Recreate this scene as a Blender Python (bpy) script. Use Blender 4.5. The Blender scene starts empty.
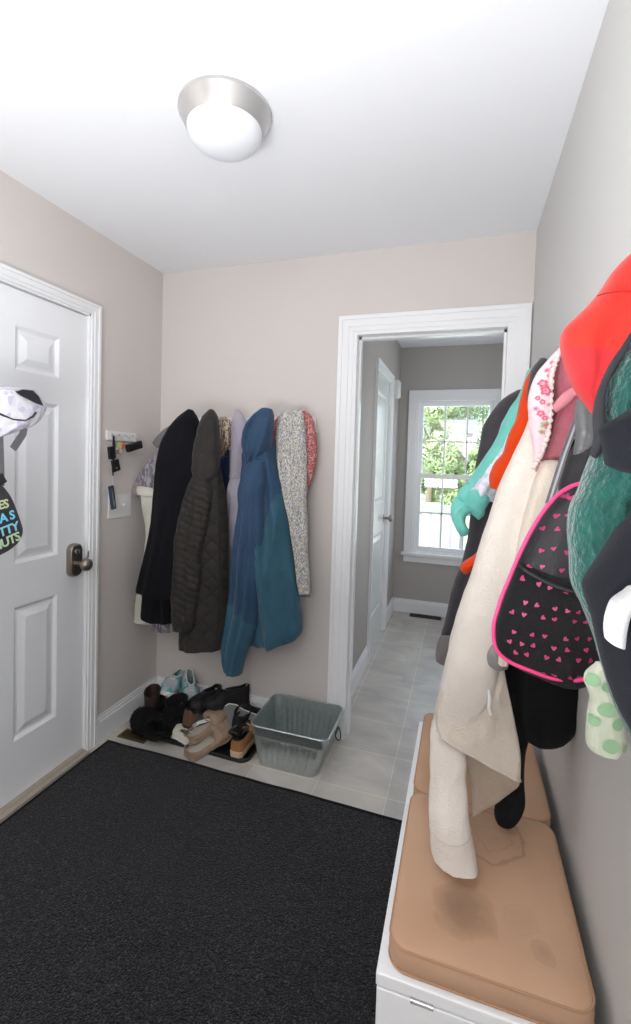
import bpy, bmesh, math, random
from mathutils import Vector, Matrix, noise
random.seed(7)
PI = math.pi
sc = bpy.context.scene
COL = sc.collection

# ------------------------------------------------------------------ camera
F, CX, CY = 463.98, 312.98, 477.03
YAW, PITCH, ROLL, CAMH = .3134, -.037, .0292, 1.4163
def cam_axes():
    cy, sy = math.cos(YAW), math.sin(YAW)
    f0, r0, u0 = Vector((-sy, cy, 0)), Vector((cy, sy, 0)), Vector((0, 0, 1))
    cp, sp = math.cos(PITCH), math.sin(PITCH)
    f = f0*cp + u0*sp; u = u0*cp - f0*sp
    cr, sr = math.cos(ROLL), math.sin(ROLL)
    return r0*cr + u*sr, u*cr - r0*sr, f
RX, UX, FX = cam_axes()
EYE = Vector((0, 0, CAMH))
cd = bpy.data.cameras.new('camera'); cam = bpy.data.objects.new('camera', cd); COL.objects.link(cam)
m = Matrix((RX, UX, -FX)).transposed().to_4x4(); m.translation = EYE
cam.matrix_world = m
cd.sensor_fit = 'VERTICAL'; cd.sensor_height = 24; cd.lens = F/1024*24
cd.shift_x = -(CX-315.5)/1024; cd.shift_y = (CY-512)/1024
cd.clip_start = .02; cd.clip_end = 500
sc.camera = cam

def at(px, py, ax, val):
    "world point where the sight line of a photo pixel meets the plane ax = val"
    d = FX + RX*((px-CX)/F) - UX*((py-CY)/F)
    k = 'xyz'.index(ax)
    return EYE + d*((val-EYE[k])/d[k])

# ------------------------------------------------------------------ materials
def s2l(c):
    return tuple(((v/255)/12.92 if v/255 <= .04045 else ((v/255+.055)/1.055)**2.4) for v in c)
def mat(name, rgb, rough=.6, metal=0, bump=0, bscale=80, rgb2=None, cscale=6, mix=.5, spec=.5, sheen=0, detail=4, contrast=(.35, .65), stretch=None, coat=0):
    m = bpy.data.materials.new(name); m.use_nodes = True
    nt = m.node_tree; b = nt.nodes['Principled BSDF']
    b.inputs['Base Color'].default_value = (*s2l(rgb), 1)
    b.inputs['Roughness'].default_value = rough; b.inputs['Metallic'].default_value = metal
    b.inputs['Specular IOR Level'].default_value = spec
    if sheen: b.inputs['Sheen Weight'].default_value = sheen
    if coat: b.inputs['Coat Weight'].default_value = coat
    tc = nt.nodes.new('ShaderNodeTexCoord'); src = tc.outputs['Object']
    if stretch:
        mp = nt.nodes.new('ShaderNodeMapping'); mp.inputs['Scale'].default_value = stretch
        nt.links.new(src, mp.inputs['Vector']); src = mp.outputs['Vector']
    if rgb2:
        n = nt.nodes.new('ShaderNodeTexNoise'); n.inputs['Scale'].default_value = cscale; n.inputs['Detail'].default_value = detail
        nt.links.new(src, n.inputs['Vector'])
        r = nt.nodes.new('ShaderNodeValToRGB'); r.color_ramp.elements[0].position, r.color_ramp.elements[1].position = contrast
        r.color_ramp.elements[0].color = (*s2l(rgb), 1); r.color_ramp.elements[1].color = (*s2l(rgb2), 1)
        nt.links.new(n.outputs['Fac'], r.inputs['Fac']); nt.links.new(r.outputs['Color'], b.inputs['Base Color'])
    if bump:
        n = nt.nodes.new('ShaderNodeTexNoise'); n.inputs['Scale'].default_value = bscale; n.inputs['Detail'].default_value = 3
        nt.links.new(src, n.inputs['Vector'])
        bp = nt.nodes.new('ShaderNodeBump'); bp.inputs['Strength'].default_value = bump; bp.inputs['Distance'].default_value = .01
        nt.links.new(n.outputs['Fac'], bp.inputs['Height']); nt.links.new(bp.outputs['Normal'], b.inputs['Normal'])
    return m
def fabric(name, rgb, rgb2=None, bump=.25, bscale=350, cscale=14, sheen=.15, rough=.92, **k):
    return mat(name, rgb, rough=rough, bump=bump, bscale=bscale, rgb2=rgb2, cscale=cscale, sheen=sheen, spec=.2, **k)
def speckle(name, cols, scale, rough=.95, bump=.4, stretch=None, spec=.2):
    "voronoi cells of several colours (tweed, printed or mottled cloth)"
    m = mat(name, cols[0], rough=rough, spec=spec); nt = m.node_tree; b = nt.nodes['Principled BSDF']
    tc = nt.nodes.new('ShaderNodeTexCoord'); mp = nt.nodes.new('ShaderNodeMapping')
    if stretch: mp.inputs['Scale'].default_value = stretch
    nt.links.new(tc.outputs['Object'], mp.inputs['Vector'])
    v = nt.nodes.new('ShaderNodeTexVoronoi'); v.inputs['Scale'].default_value = scale
    nt.links.new(mp.outputs['Vector'], v.inputs['Vector'])
    sp = nt.nodes.new('ShaderNodeSeparateColor'); nt.links.new(v.outputs['Color'], sp.inputs['Color'])
    r = nt.nodes.new('ShaderNodeValToRGB'); r.color_ramp.interpolation = 'CONSTANT'
    while len(r.color_ramp.elements) < len(cols): r.color_ramp.elements.new(.5)
    for i, c in enumerate(cols):
        r.color_ramp.elements[i].position = i/len(cols); r.color_ramp.elements[i].color = (*s2l(c), 1)
    nt.links.new(sp.outputs['Red'], r.inputs['Fac']); nt.links.new(r.outputs['Color'], b.inputs['Base Color'])
    if bump:
        bp = nt.nodes.new('ShaderNodeBump'); bp.inputs['Strength'].default_value = bump; bp.inputs['Distance'].default_value = .006
        bp.invert = True
        nt.links.new(v.outputs['Distance'], bp.inputs['Height']); nt.links.new(bp.outputs['Normal'], b.inputs['Normal'])
    return m

M = {}
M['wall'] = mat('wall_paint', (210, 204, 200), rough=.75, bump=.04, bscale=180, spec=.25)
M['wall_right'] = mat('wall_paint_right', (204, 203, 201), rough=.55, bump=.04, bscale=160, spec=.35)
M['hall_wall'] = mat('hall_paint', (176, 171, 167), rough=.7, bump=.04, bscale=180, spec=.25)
M['ceiling'] = mat('ceiling_paint', (240, 242, 246), rough=.9, bump=.03, bscale=120, spec=.1)
M['trim'] = mat('trim_paint', (236, 237, 239), rough=.32, spec=.5)
M['door'] = mat('door_paint', (238, 240, 243), rough=.4, spec=.5, bump=.02, bscale=60)
M['hall_door'] = mat('hall_door_paint', (222, 226, 224), rough=.22, spec=.6)
M['nickel'] = mat('brushed_nickel', (204, 203, 202), rough=.33, metal=.85, bump=.03, bscale=200)
M['dark_nickel'] = mat('antique_nickel', (150, 140, 132), rough=.32, metal=.9)
M['glass_dome'] = mat('frosted_glass', (232, 235, 240), rough=.35, spec=.5)
M['black_metal'] = mat('black_metal', (32, 30, 29), rough=.4, metal=.6)
M['plastic_w'] = mat('white_plastic', (232, 231, 229), rough=.35)
M['brass'] = mat('aged_brass', (120, 104, 74), rough=.45, metal=.7)
M['dark'] = mat('dark_gap', (12, 12, 13), rough=.9)
M['thresh'] = mat('threshold_metal', (176, 166, 152), rough=.45, metal=.2)
M['white_board'] = mat('white_laminate', (236, 238, 240), rough=.4)
M['chrome'] = mat('chrome', (200, 200, 202), rough=.2, metal=1)

def tile_material():
    m = mat('stone_tile', (170, 168, 164), rough=.38, spec=.5); nt = m.node_tree; b = nt.nodes['Principled BSDF']
    N = nt.nodes.new; L = nt.links.new
    tc = N('ShaderNodeTexCoord'); mp = N('ShaderNodeMapping'); mp.inputs['Location'].default_value = (.255+.305*10, -2.202+.282*20, 0)
    L(tc.outputs['Object'], mp.inputs['Vector'])
    br = N('ShaderNodeTexBrick'); br.offset = 0; br.squash = 1
    br.inputs['Scale'].default_value = 1; br.inputs['Brick Width'].default_value = .305; br.inputs['Row Height'].default_value = .282
    br.inputs['Mortar Size'].default_value = .0024; br.inputs['Mortar Smooth'].default_value = .2; br.inputs['Bias'].default_value = 0
    br.inputs['Color1'].default_value = (*s2l((200, 195, 188)), 1); br.inputs['Color2'].default_value = (*s2l((186, 182, 177)), 1)
    br.inputs['Mortar'].default_value = (*s2l((222, 212, 198)), 1)
    L(mp.outputs['Vector'], br.inputs['Vector'])
    n = N('ShaderNodeTexNoise'); n.inputs['Scale'].default_value = 4.5; n.inputs['Detail'].default_value = 8; n.inputs['Distortion'].default_value = .8
    mp2 = N('ShaderNodeMapping'); mp2.inputs['Scale'].default_value = (1, 1.5, 1); mp2.inputs['Rotation'].default_value = (0, 0, .4)
    L(tc.outputs['Object'], mp2.inputs['Vector']); L(mp2.outputs['Vector'], n.inputs['Vector'])
    r = N('ShaderNodeValToRGB'); r.color_ramp.elements[0].position = .3; r.color_ramp.elements[1].position = .7
    r.color_ramp.elements[0].color = (.72, .72, .73, 1); r.color_ramp.elements[1].color = (1.12, 1.1, 1.07, 1)
    L(n.outputs['Fac'], r.inputs['Fac'])
    mx = N('ShaderNodeMix'); mx.data_type = 'RGBA'; mx.blend_type = 'MULTIPLY'; mx.inputs['Factor'].default_value = .8
    L(br.outputs['Color'], mx.inputs[6]); L(r.outputs['Color'], mx.inputs[7]); L(mx.outputs[2], b.inputs['Base Color'])
    bp = N('ShaderNodeBump'); bp.inputs['Strength'].default_value = .5; bp.inputs['Distance'].default_value = .002; bp.invert = True
    L(br.outputs['Fac'], bp.inputs['Height']); L(bp.outputs['Normal'], b.inputs['Normal'])
    return m
M['tile'] = tile_material()

def rug_material():
    m = mat('rug_pile', (26, 26, 28), rough=.98, spec=.1, sheen=.1); nt = m.node_tree; b = nt.nodes['Principled BSDF']
    N = nt.nodes.new; L = nt.links.new
    tc = N('ShaderNodeTexCoord')
    n = N('ShaderNodeTexNoise'); n.inputs['Scale'].default_value = 170; n.inputs['Detail'].default_value = 5; n.inputs['Roughness'].default_value = .7
    L(tc.outputs['Object'], n.inputs['Vector'])
    r = N('ShaderNodeValToRGB'); e = r.color_ramp.elements
    e[0].position = .38; e[0].color = (*s2l((15, 15, 17)), 1); e[1].position = .74; e[1].color = (*s2l((104, 104, 106)), 1)
    x = r.color_ramp.elements.new(.55); x.color = (*s2l((38, 38, 41)), 1)
    L(n.outputs['Fac'], r.inputs['Fac'])
    n2 = N('ShaderNodeTexNoise'); n2.inputs['Scale'].default_value = 3; L(tc.outputs['Object'], n2.inputs['Vector'])
    r2 = N('ShaderNodeValToRGB'); r2.color_ramp.elements[0].color = (.7, .7, .72, 1); r2.color_ramp.elements[1].color = (1.2, 1.2, 1.2, 1)
    L(n2.outputs['Fac'], r2.inputs['Fac'])
    mx = N('ShaderNodeMix'); mx.data_type = 'RGBA'; mx.blend_type = 'MULTIPLY'; mx.inputs['Factor'].default_value = 1
    L(r.outputs['Color'], mx.inputs[6]); L(r2.outputs['Color'], mx.inputs[7]); L(mx.outputs[2], b.inputs['Base Color'])
    v = N('ShaderNodeTexVoronoi'); v.inputs['Scale'].default_value = 210; L(tc.outputs['Object'], v.inputs['Vector'])
    bp = N('ShaderNodeBump'); bp.inputs['Strength'].default_value = .9; bp.inputs['Distance'].default_value = .006; bp.invert = True
    L(v.outputs['Distance'], bp.inputs['Height']); L(bp.outputs['Normal'], b.inputs['Normal'])
    return m

def cushion_material():
    m = mat('tan_cushion_cloth', (198, 164, 134), rough=.85, spec=.2, sheen=.1); nt = m.node_tree; b = nt.nodes['Principled BSDF']
    N = nt.nodes.new; L = nt.links.new
    tc = N('ShaderNodeTexCoord'); dist = N('ShaderNodeTexNoise'); dist.inputs['Scale'].default_value = 14; dist.inputs['Detail'].default_value = 4
    L(tc.outputs['Object'], dist.inputs['Vector'])
    off = N('ShaderNodeVectorMath'); off.operation = 'SCALE'; off.inputs['Scale'].default_value = .07
    L(dist.outputs['Color'], off.inputs[0])
    pos = N('ShaderNodeVectorMath'); pos.operation = 'ADD'; L(tc.outputs['Object'], pos.inputs[0]); L(off.outputs[0], pos.inputs[1])
    col = None
    # water stains: centre x, centre y, radius, inner strength, ring strength
    for (sx, sy, rad, inner, ring) in ((.03+.035, .925+.035, .056, .5, .12), (.085+.035, 1.13+.035, .075, .18, .34), (.1+.035, 1.12+.035, .035, .2, .3), (.17+.035, .885+.035, .024, .22, .2), (.13+.035, .935+.035, .03, .1, .08)):
        c = N('ShaderNodeCombineXYZ'); c.inputs[0].default_value = sx; c.inputs[1].default_value = sy; c.inputs[2].default_value = .555+.035
        d = N('ShaderNodeVectorMath'); d.operation = 'DISTANCE'; L(pos.outputs[0], d.inputs[0]); L(c.outputs[0], d.inputs[1])
        r = N('ShaderNodeValToRGB'); e = r.color_ramp.elements
        e[0].position = 0; e[0].color = (inner,)*3 + (1,)
        e[1].position = min(.99, rad*1.35*4); e[1].color = (0, 0, 0, 1)
        x = e.new(rad*.55*4); x.color = (inner*.8,)*3 + (1,)
        x = e.new(rad*4*.9); x.color = (inner*.35,)*3 + (1,)
        x = e.new(rad*4); x.color = (ring,)*3 + (1,)
        x = e.new(rad*4*1.08); x.color = (ring*.15,)*3 + (1,)
        ms = N('ShaderNodeMath'); ms.operation = 'MULTIPLY'; ms.inputs[1].default_value = 4; L(d.outputs['Value'], ms.inputs[0])
        L(ms.outputs[0], r.inputs['Fac'])
        if col is None: col = r.outputs['Color']
        else:
            mx = N('ShaderNodeMix'); mx.data_type = 'RGBA'; mx.blend_type = 'LIGHTEN'; mx.inputs['Factor'].default_value = 1
            L(col, mx.inputs[6]); L(r.outputs['Color'], mx.inputs[7]); col = mx.outputs[2]
    n = N('ShaderNodeTexNoise'); n.inputs['Scale'].default_value = 5; L(tc.outputs['Object'], n.inputs['Vector'])
    r0 = N('ShaderNodeValToRGB'); r0.color_ramp.elements[0].position = .35; r0.color_ramp.elements[1].position = .7
    r0.color_ramp.elements[0].color = (*s2l((196, 160, 132)), 1); r0.color_ramp.elements[1].color = (*s2l((186, 149, 121)), 1)
    L(n.outputs['Fac'], r0.inputs['Fac'])
    mx = N('ShaderNodeMix'); mx.data_type = 'RGBA'; L(col, mx.inputs['Factor']); L(r0.outputs['Color'], mx.inputs[6])
    mx.inputs[7].default_value = (*s2l((72, 52, 40)), 1)
    L(mx.outputs[2], b.inputs['Base Color'])
    nb = N('ShaderNodeTexNoise'); nb.inputs['Scale'].default_value = 500; L(tc.outputs['Object'], nb.inputs['Vector'])
    bp = N('ShaderNodeBump'); bp.inputs['Strength'].default_value = .15; bp.inputs['Distance'].default_value = .003
    L(nb.outputs['Fac'], bp.inputs['Height']); L(bp.outputs['Normal'], b.inputs['Normal'])
    return m

def galvanized():
    m = mat('galvanized_steel', (150, 160, 162), rough=.3, metal=.85); nt = m.node_tree; b = nt.nodes['Principled BSDF']
    N = nt.nodes.new; L = nt.links.new
    tc = N('ShaderNodeTexCoord'); v = N('ShaderNodeTexVoronoi'); v.inputs['Scale'].default_value = 90; L(tc.outputs['Object'], v.inputs['Vector'])
    sp = N('ShaderNodeSeparateColor'); L(v.outputs['Color'], sp.inputs['Color'])
    r = N('ShaderNodeValToRGB'); r.color_ramp.elements[0].color = (*s2l((176, 184, 184)), 1); r.color_ramp.elements[1].color = (*s2l((188, 196, 196)), 1)
    L(sp.outputs['Red'], r.inputs['Fac']); L(r.outputs['Color'], b.inputs['Base Color'])
    return m

# ------------------------------------------------------------------ mesh helpers
class MB:
    def __init__(s): s.v, s.f, s.m = [], [], []
    def add(s, vs, fs, mi=0):
        o = len(s.v); s.v += [tuple(p) for p in vs]
        s.f += [tuple(i+o for i in f) for f in fs]; s.m += [mi]*len(fs); return s
    def box(s, x0, x1, y0, y1, z0, z1, mi=0):
        vs = [(x, y, z) for x in (x0, x1) for y in (y0, y1) for z in (z0, z1)]
        return s.add(vs, [(0, 1, 3, 2), (4, 6, 7, 5), (0, 4, 5, 1), (2, 3, 7, 6), (0, 2, 6, 4), (1, 5, 7, 3)], mi)
    def tube(s, pts, r, n=8, mi=0, closed=False):
        pts = [Vector(p) for p in pts]; rr = r if isinstance(r, (list, tuple)) else [r]*len(pts)
        vs, fs = [], []; k = len(pts); prev = None
        for i, p in enumerate(pts):
            if closed: t = pts[(i+1) % k]-pts[i-1]
            else: t = pts[min(i+1, k-1)]-pts[max(i-1, 0)]
            t = t.normalized() if t.length > 1e-9 else Vector((0, 0, 1))
            if prev is None:
                a = t.orthogonal().normalized()
            else:
                a = prev - t*prev.dot(t); a = a.normalized() if a.length > 1e-6 else t.orthogonal().normalized()
            prev = a; b = t.cross(a)
            for j in range(n):
                q = 2*PI*j/n; vs.append(p + a*(math.cos(q)*rr[i]) + b*(math.sin(q)*rr[i]))
        for i in range(k if closed else k-1):
            for j in range(n):
                a0 = i*n+j; a1 = i*n+(j+1) % n; i2 = (i+1) % k
                fs.append((a0, a1, i2*n+(j+1) % n, i2*n+j))
        if not closed:
            fs.append(tuple(range(n-1, -1, -1))); fs.append(tuple((k-1)*n+j for j in range(n)))
        return s.add(vs, fs, mi)
    def lathe(s, prof, c=(0, 0, 0), n=48, mi=0, axis='z'):
        vs, fs = [], []
        for (r, h) in prof:
            for j in range(n):
                q = 2*PI*j/n; x, y = r*math.cos(q), r*math.sin(q)
                if axis == 'z': p = (c[0]+x, c[1]+y, c[2]+h)
                elif axis == 'x': p = (c[0]+h, c[1]+x, c[2]+y)
                else: p = (c[0]+x, c[1]+h, c[2]+y)
                vs.append(p)
        for i in range(len(prof)-1):
            for j in range(n):
                fs.append((i*n+j, i*n+(j+1) % n, (i+1)*n+(j+1) % n, (i+1)*n+j))
        fs.append(tuple(range(n))); fs.append(tuple((len(prof)-1)*n+j for j in range(n-1, -1, -1)))
        return s.add(vs, fs, mi)
    def build(s, name, mats, parent=None, smooth=False, bevel=0, local=False, angle=40):
        me = bpy.data.meshes.new(name); me.from_pydata(s.v, [], s.f); 
        if not isinstance(mats, (list, tuple)): mats = [mats]
        for mm in mats: me.materials.append(mm)
        me.polygons.foreach_set('material_index', s.m); me.update()
        bm = bmesh.new(); bm.from_mesh(me); bmesh.ops.recalc_face_normals(bm, faces=bm.faces); bm.to_mesh(me); bm.free()
        o = bpy.data.objects.new(name, me); COL.objects.link(o)
        if smooth:
            me.polygons.foreach_set('use_smooth', [True]*len(me.polygons))
            try: me.set_sharp_from_angle(angle=math.radians(angle))
            except Exception: pass
        if bevel:
            b = o.modifiers.new('bevel', 'BEVEL'); b.width = bevel; b.segments = 3; b.limit_method = 'ANGLE'; b.angle_limit = math.radians(40)
        if parent is not None:
            o.parent = parent
            if not local: o.matrix_parent_inverse = root_matrix(parent).inverted()
        return o
def root_matrix(o):
    w = Matrix.LocRotScale(o.location, o.rotation_euler, o.scale)
    if o.parent: w = root_matrix(o.parent) @ o.matrix_parent_inverse @ w
    return w
def tag(o, label=None, cat=None, group=None, kind=None):
    if label: o['label'] = label
    if cat: o['category'] = cat
    if group: o['group'] = group
    if kind: o['kind'] = kind
    return o
def thing(name, label, cat, loc=(0, 0, 0), rot=(0, 0, 0), group=None):
    o = bpy.data.objects.new(name, None); o.empty_display_size = .05; COL.objects.link(o)
    o.location = loc; o.rotation_euler = rot
    return tag(o, label, cat, group)
def struct(name, mb, m, **k):
    o = mb.build(name, m, **k)
    if o.parent is None: o['kind'] = 'structure'
    return o

# ------------------------------------------------------------------ dimensions
L, R, D, H = -1.66, .2635, 2.263, 2.445
YB = -1.5                     # wall behind the camera
T = .12
HX0, HX1, HY1, HH = -.60, .62, 4.43, 2.49   # hall
DX0, DX1, DZ = -.541, .181, 2.055         # doorway in the back wall
LY0, LY1, LZ = .80, 1.732, 2.055          # door in the left wall

# ------------------------------------------------------------------ room shell
b = MB(); b.box(L-T, HX1+T, YB-T, HY1+T, -.1, 0); struct('floor', b, M['tile'])
b = MB(); b.box(L-T, R+T, YB-T, D+.06, H, H+.1); struct('ceiling', b, M['ceiling'])
b = MB(); b.box(HX0-T, HX1+T, D+.06, HY1+T, HH, HH+.1); struct('ceiling_hall', b, M['ceiling'])
b = MB()
b.box(L-T, L, YB-T, LY0, 0, H); b.box(L-T, L, LY1, D+T, 0, H); b.box(L-T, L, LY0, LY1, LZ, H)
struct('wall_left', b, M['wall'])
b = MB(); b.box(R, R+T, YB-T, D, 0, H); struct('wall_right', b, M['wall_right'])
b = MB(); b.box(L, R, YB-T, YB, 0, H); struct('wall_front', b, M['wall'])
b = MB()
b.box(L, DX0, D, D+T, 0, H); b.box(DX1, HX1, D, D+T, 0, HH); b.box(DX0, DX1, D, D+T, DZ, HH)
struct('wall_back', b, M['wall'])
# hall walls
HDY0, HDY1, HDZ = 3.235, 3.875, 2.075
b = MB(); b.box(HX0-T, HX0, D+T, HDY0, 0, HH); b.box(HX0-T, HX0, HDY1, HY1+T, 0, HH); b.box(HX0-T, HX0, HDY0, HDY1, HDZ, HH)
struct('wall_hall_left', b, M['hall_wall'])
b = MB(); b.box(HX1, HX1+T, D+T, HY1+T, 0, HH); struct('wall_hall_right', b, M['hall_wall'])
WX0, WX1, WZ0, WZ1 = -.435, .262, .575, 2.015
b = MB(); b.box(HX0, WX0, HY1, HY1+T, 0, HH); b.box(WX1, HX1, HY1, HY1+T, 0, HH); b.box(WX0, WX1, HY1, HY1+T, 0, WZ0); b.box(WX0, WX1, HY1, HY1+T, WZ1, HH)
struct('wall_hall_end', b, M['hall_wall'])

def casing(mb, axis, face, sgn, a0, a1, ztop, w, z0=0):
    "door casing of stepped profile around an opening a0..a1 on the plane axis = face"
    steps = ((0, w*.3, .012), (w*.3, w*.74, .016), (w*.74, w, .021))
    for (i0, i1, d) in steps:
        for part in (0, 1, 2):
            if part == 0: A = (a0-i1, a0-i0); Z = (z0, ztop+i1)
            elif part == 1: A = (a1+i0, a1+i1); Z = (z0, ztop+i1)
            else: A = (a0-i0, a1+i0); Z = (ztop+i0, ztop+i1)
            lo, hi = sorted((face, face+sgn*d))
            if axis == 'x': mb.box(lo, hi, A[0], A[1], Z[0], Z[1])
            else: mb.box(A[0], A[1], lo, hi, Z[0], Z[1])
def baseboard(mb, axis, face, sgn, a0, a1, h=.132, t=.015):
    for (z0, z1, d) in ((0, h*.78, t), (h*.78, h*.9, t*.75), (h*.9, h, t*.45)):
        lo, hi = sorted((face, face+sgn*d))
        if axis == 'x': mb.box(lo, hi, a0, a1, z0, z1)
        else: mb.box(a0, a1, lo, hi, z0, z1)
b = MB(); baseboard(b, 'x', L, 1, LY1+.055, D); baseboard(b, 'x', L, 1, YB, LY0-.055); struct('baseboard_left', b, M['trim'], bevel=.002)
b = MB(); baseboard(b, 'y', D, -1, L+.015, DX0-.08); struct('baseboard_back', b, M['trim'], bevel=.002)
b = MB(); baseboard(b, 'x', R, -1, YB, D-.022); struct('baseboard_right', b, M['trim'], bevel=.002)
b = MB(); baseboard(b, 'x', HX0, 1, D+T, HDY0-.062); baseboard(b, 'x', HX0, 1, HDY1+.062, HY1); struct('baseboard_hall_left', b, M['trim'], bevel=.002)
b = MB(); baseboard(b, 'y', HY1, -1, HX0+.015, HX1, h=.125); struct('baseboard_hall_end', b, M['trim'], bevel=.002)

# casing and jamb of the doorway in the back wall
b = MB(); casing(b, 'y', D, -1, DX0, DX1, DZ, .075)
j = .018
b.box(DX0-.001, DX0+j, D-.008, D+T+.008, 0, DZ); b.box(DX1-j, DX1+.001, D-.008, D+T+.008, 0, DZ); b.box(DX0+j, DX1-j, D-.008, D+T+.008, DZ-j, DZ)
b.box(DX0+j, DX0+j+.011, D+.045, D+.08, 0, DZ-j); b.box(DX1-j-.011, DX1-j, D+.045, D+.08, 0, DZ-j); b.box(DX0+j, DX1-j, D+.045, D+.08, DZ-j-.011, DZ-j)
casing(b, 'y', D+T, 1, DX0, DX1, DZ, .055)
struct('trim_doorway', b, M['trim'])

# panelled door faces
def panel_door(mb, face_x, sgn, y0, y1, z0, z1, thick, panels):
    "slab with recessed, raised-field panels; panels = list of (y0,y1,z0,z1) on the face x = face_x"
    ys = sorted({y0, y1, *[q for p in panels for q in p[:2]]}); zs = sorted({z0, z1, *[q for p in panels for q in p[2:]]})
    for i in range(len(ys)-1):
        for k in range(len(zs)-1):
            cy, cz = (ys[i]+ys[i+1])/2, (zs[k]+zs[k+1])/2
            if any(p[0] < cy < p[1] and p[2] < cz < p[3] for p in panels): continue
            mb.add([(face_x, ys[i], zs[k]), (face_x, ys[i+1], zs[k]), (face_x, ys[i+1], zs[k+1]), (face_x, ys[i], zs[k+1])], [(0, 1, 2, 3)])
    for p in panels:
        rings = []
        for (ins, dep) in ((0, 0), (.006, .004), (.014, .010), (.024, .010), (.05, .0015), (.054, .001)):
            x = face_x - sgn*dep
            rings.append([(x, p[0]+ins, p[2]+ins), (x, p[1]-ins, p[2]+ins), (x, p[1]-ins, p[3]-ins), (x, p[0]+ins, p[3]-ins)])
        vs = [q for r_ in rings for q in r_]; fs = []
        for i in range(len(rings)-1):
            for k in range(4): fs.append((i*4+k, i*4+(k+1) % 4, (i+1)*4+(k+1) % 4, (i+1)*4+k))
        fs.append(tuple((len(rings)-1)*4+k for k in range(4)))
        mb.add(vs, fs)
    xb = face_x - sgn*thick
    mb.add([(face_x, y0, z0), (face_x, y1, z0), (face_x, y1, z1), (face_x, y0, z1), (xb, y0, z0), (xb, y1, z0), (xb, y1, z1), (xb, y0, z1)],
           [(4, 5, 6, 7), (0, 4, 5, 1), (1, 5, 6, 2), (2, 6, 7, 3), (3, 7, 4, 0)])

# entry door (left wall)
b = MB()
yc = (.812+1.722)/2
cols = ((1.366, 1.572), (2*yc-1.572, 2*yc-1.366)); pans = [(c[0], c[1], z0, z1) for c in cols for (z0, z1) in ((1.734, 1.906), (.97, 1.622), (.252, .796))]
panel_door(b, -1.671, 1, .812, 1.722, .018, 2.043, .042, pans)
door1 = struct('door_1', b, M['door'])
door1['label'] = 'white six-panel entry door in the left wall'
b = MB(); casing(b, 'x', L, 1, LY0, LY1, LZ, .048)
b.box(L-T, L+.004, LY0, LY0+.01, 0, LZ); b.box(L-T, L+.004, LY1-.008, LY1, 0, LZ); b.box(L-T, L+.004, LY0, LY1, LZ-.008, LZ)
b.box(L-.075, L-.055, LY0+.01, LY1-.01, 0, LZ-.01)   # weather stop behind the slab
struct('trim_door_left', b, M['trim'])
b = MB(); b.box(L-T, L+.036, LY0+.012, LY1-.01, 0, .012); b.box(L-.02, L+.012, LY0+.012, LY1-.01, .012, .016)
struct('trim_threshold', b, M['thresh'], bevel=.002)
# lock plate + knob
kn = MB()
X0 = -1.671
pl = []
for (ins, h) in ((0, 0), (.0, .018), (.006, .026), (.012, .026)):
    ring = []
    hw, hh, rad = .036-ins, .0745-ins, .03-ins
    for q in range(40):
        a = 2*PI*q/40; ring.append((X0+h, 1.655+max(-hw+rad, min(hw-rad, 0))+rad*math.cos(a)+(hw-rad)*(1 if math.cos(a) > 0 else -1), .932+rad*math.sin(a)+(hh-rad)*(1 if math.sin(a) > 0 else -1)))
    pl.append(ring)
vs = [p for r_ in pl for p in r_]; fs = [(i*40+k, i*40+(k+1) % 40, (i+1)*40+(k+1) % 40, (i+1)*40+k) for i in range(3) for k in range(40)] + [tuple(120+k for k in range(40))]
kn.add(vs, fs)
kp = kn.build('lock_plate', M['dark_nickel'], door1, smooth=True)
b = MB(); b.lathe([(.0, 0), (.0115, 0), (.0115, .004), (.008, .006), (0, .006)], (X0+.026, 1.655, .972), n=20, axis='x'); b.build('keyhole_cylinder', M['chrome'], kp, smooth=True)
b = MB(); b.lathe([(.012, 0), (.011, .03), (.014, .036), (.024, .043), (.029, .055), (.027, .068), (.017, .077), (.0, .079)], (X0+.026, 1.650, .918), n=32, axis='x')
b.build('knob', M['dark_nickel'], door1, smooth=True, angle=60)
b = MB(); b.tube([(X0+.075, 1.655, .935), (X0+.08, 1.662, .955), (X0+.08, 1.664, .978)], [.006, .005, .003]); b.build('thumb_latch', M['dark_nickel'], door1, smooth=True)
# adhesive hook on the door carrying the bags (just outside the picture)
hk = MB(); hk.box(X0, X0+.006, 1.10, 1.13, 1.66, 1.74); hk.tube([(X0+.006, 1.115, 1.67), (X0+.05, 1.115, 1.655), (X0+.11, 1.115, 1.66), (X0+.14, 1.115, 1.685)], .005)
hk.build('door_hook', M['dark_nickel'], door1, smooth=True)

# hall door
b = MB(); panel_door(b, HX0-.012, 1, HDY0+.01, HDY1-.01, .02, HDZ-.01, .035, [(HDY0+.11, HDY1-.11, 1.09, 1.93), (HDY0+.11, HDY1-.11, .25, .86)])
hd = struct('door_2', b, M['hall_door']); hd['label'] = 'glossy white two-panel door on the left of the hall'
b = MB(); casing(b, 'x', HX0, 1, HDY0, HDY1, HDZ, .058)
b.box(HX0-T, HX0+.003, HDY0, HDY0+.008, 0, HDZ); b.box(HX0-T, HX0+.003, HDY1-.008, HDY1, 0, HDZ); b.box(HX0-T, HX0+.003, HDY0, HDY1, HDZ-.008, HDZ)
struct('trim_door_hall', b, M['trim'])
for z in (.22, 1.03, 1.83):
    b = MB(); b.tube([(HX0+.004, HDY0+.008, z-.045), (HX0+.004, HDY0+.008, z+.045)], .008, n=10); b.box(HX0-.013, HX0-.009, HDY0+.01, HDY0+.035, z-.045, z+.045); b.build('hinge', M['black_metal'], hd, smooth=True)
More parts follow.
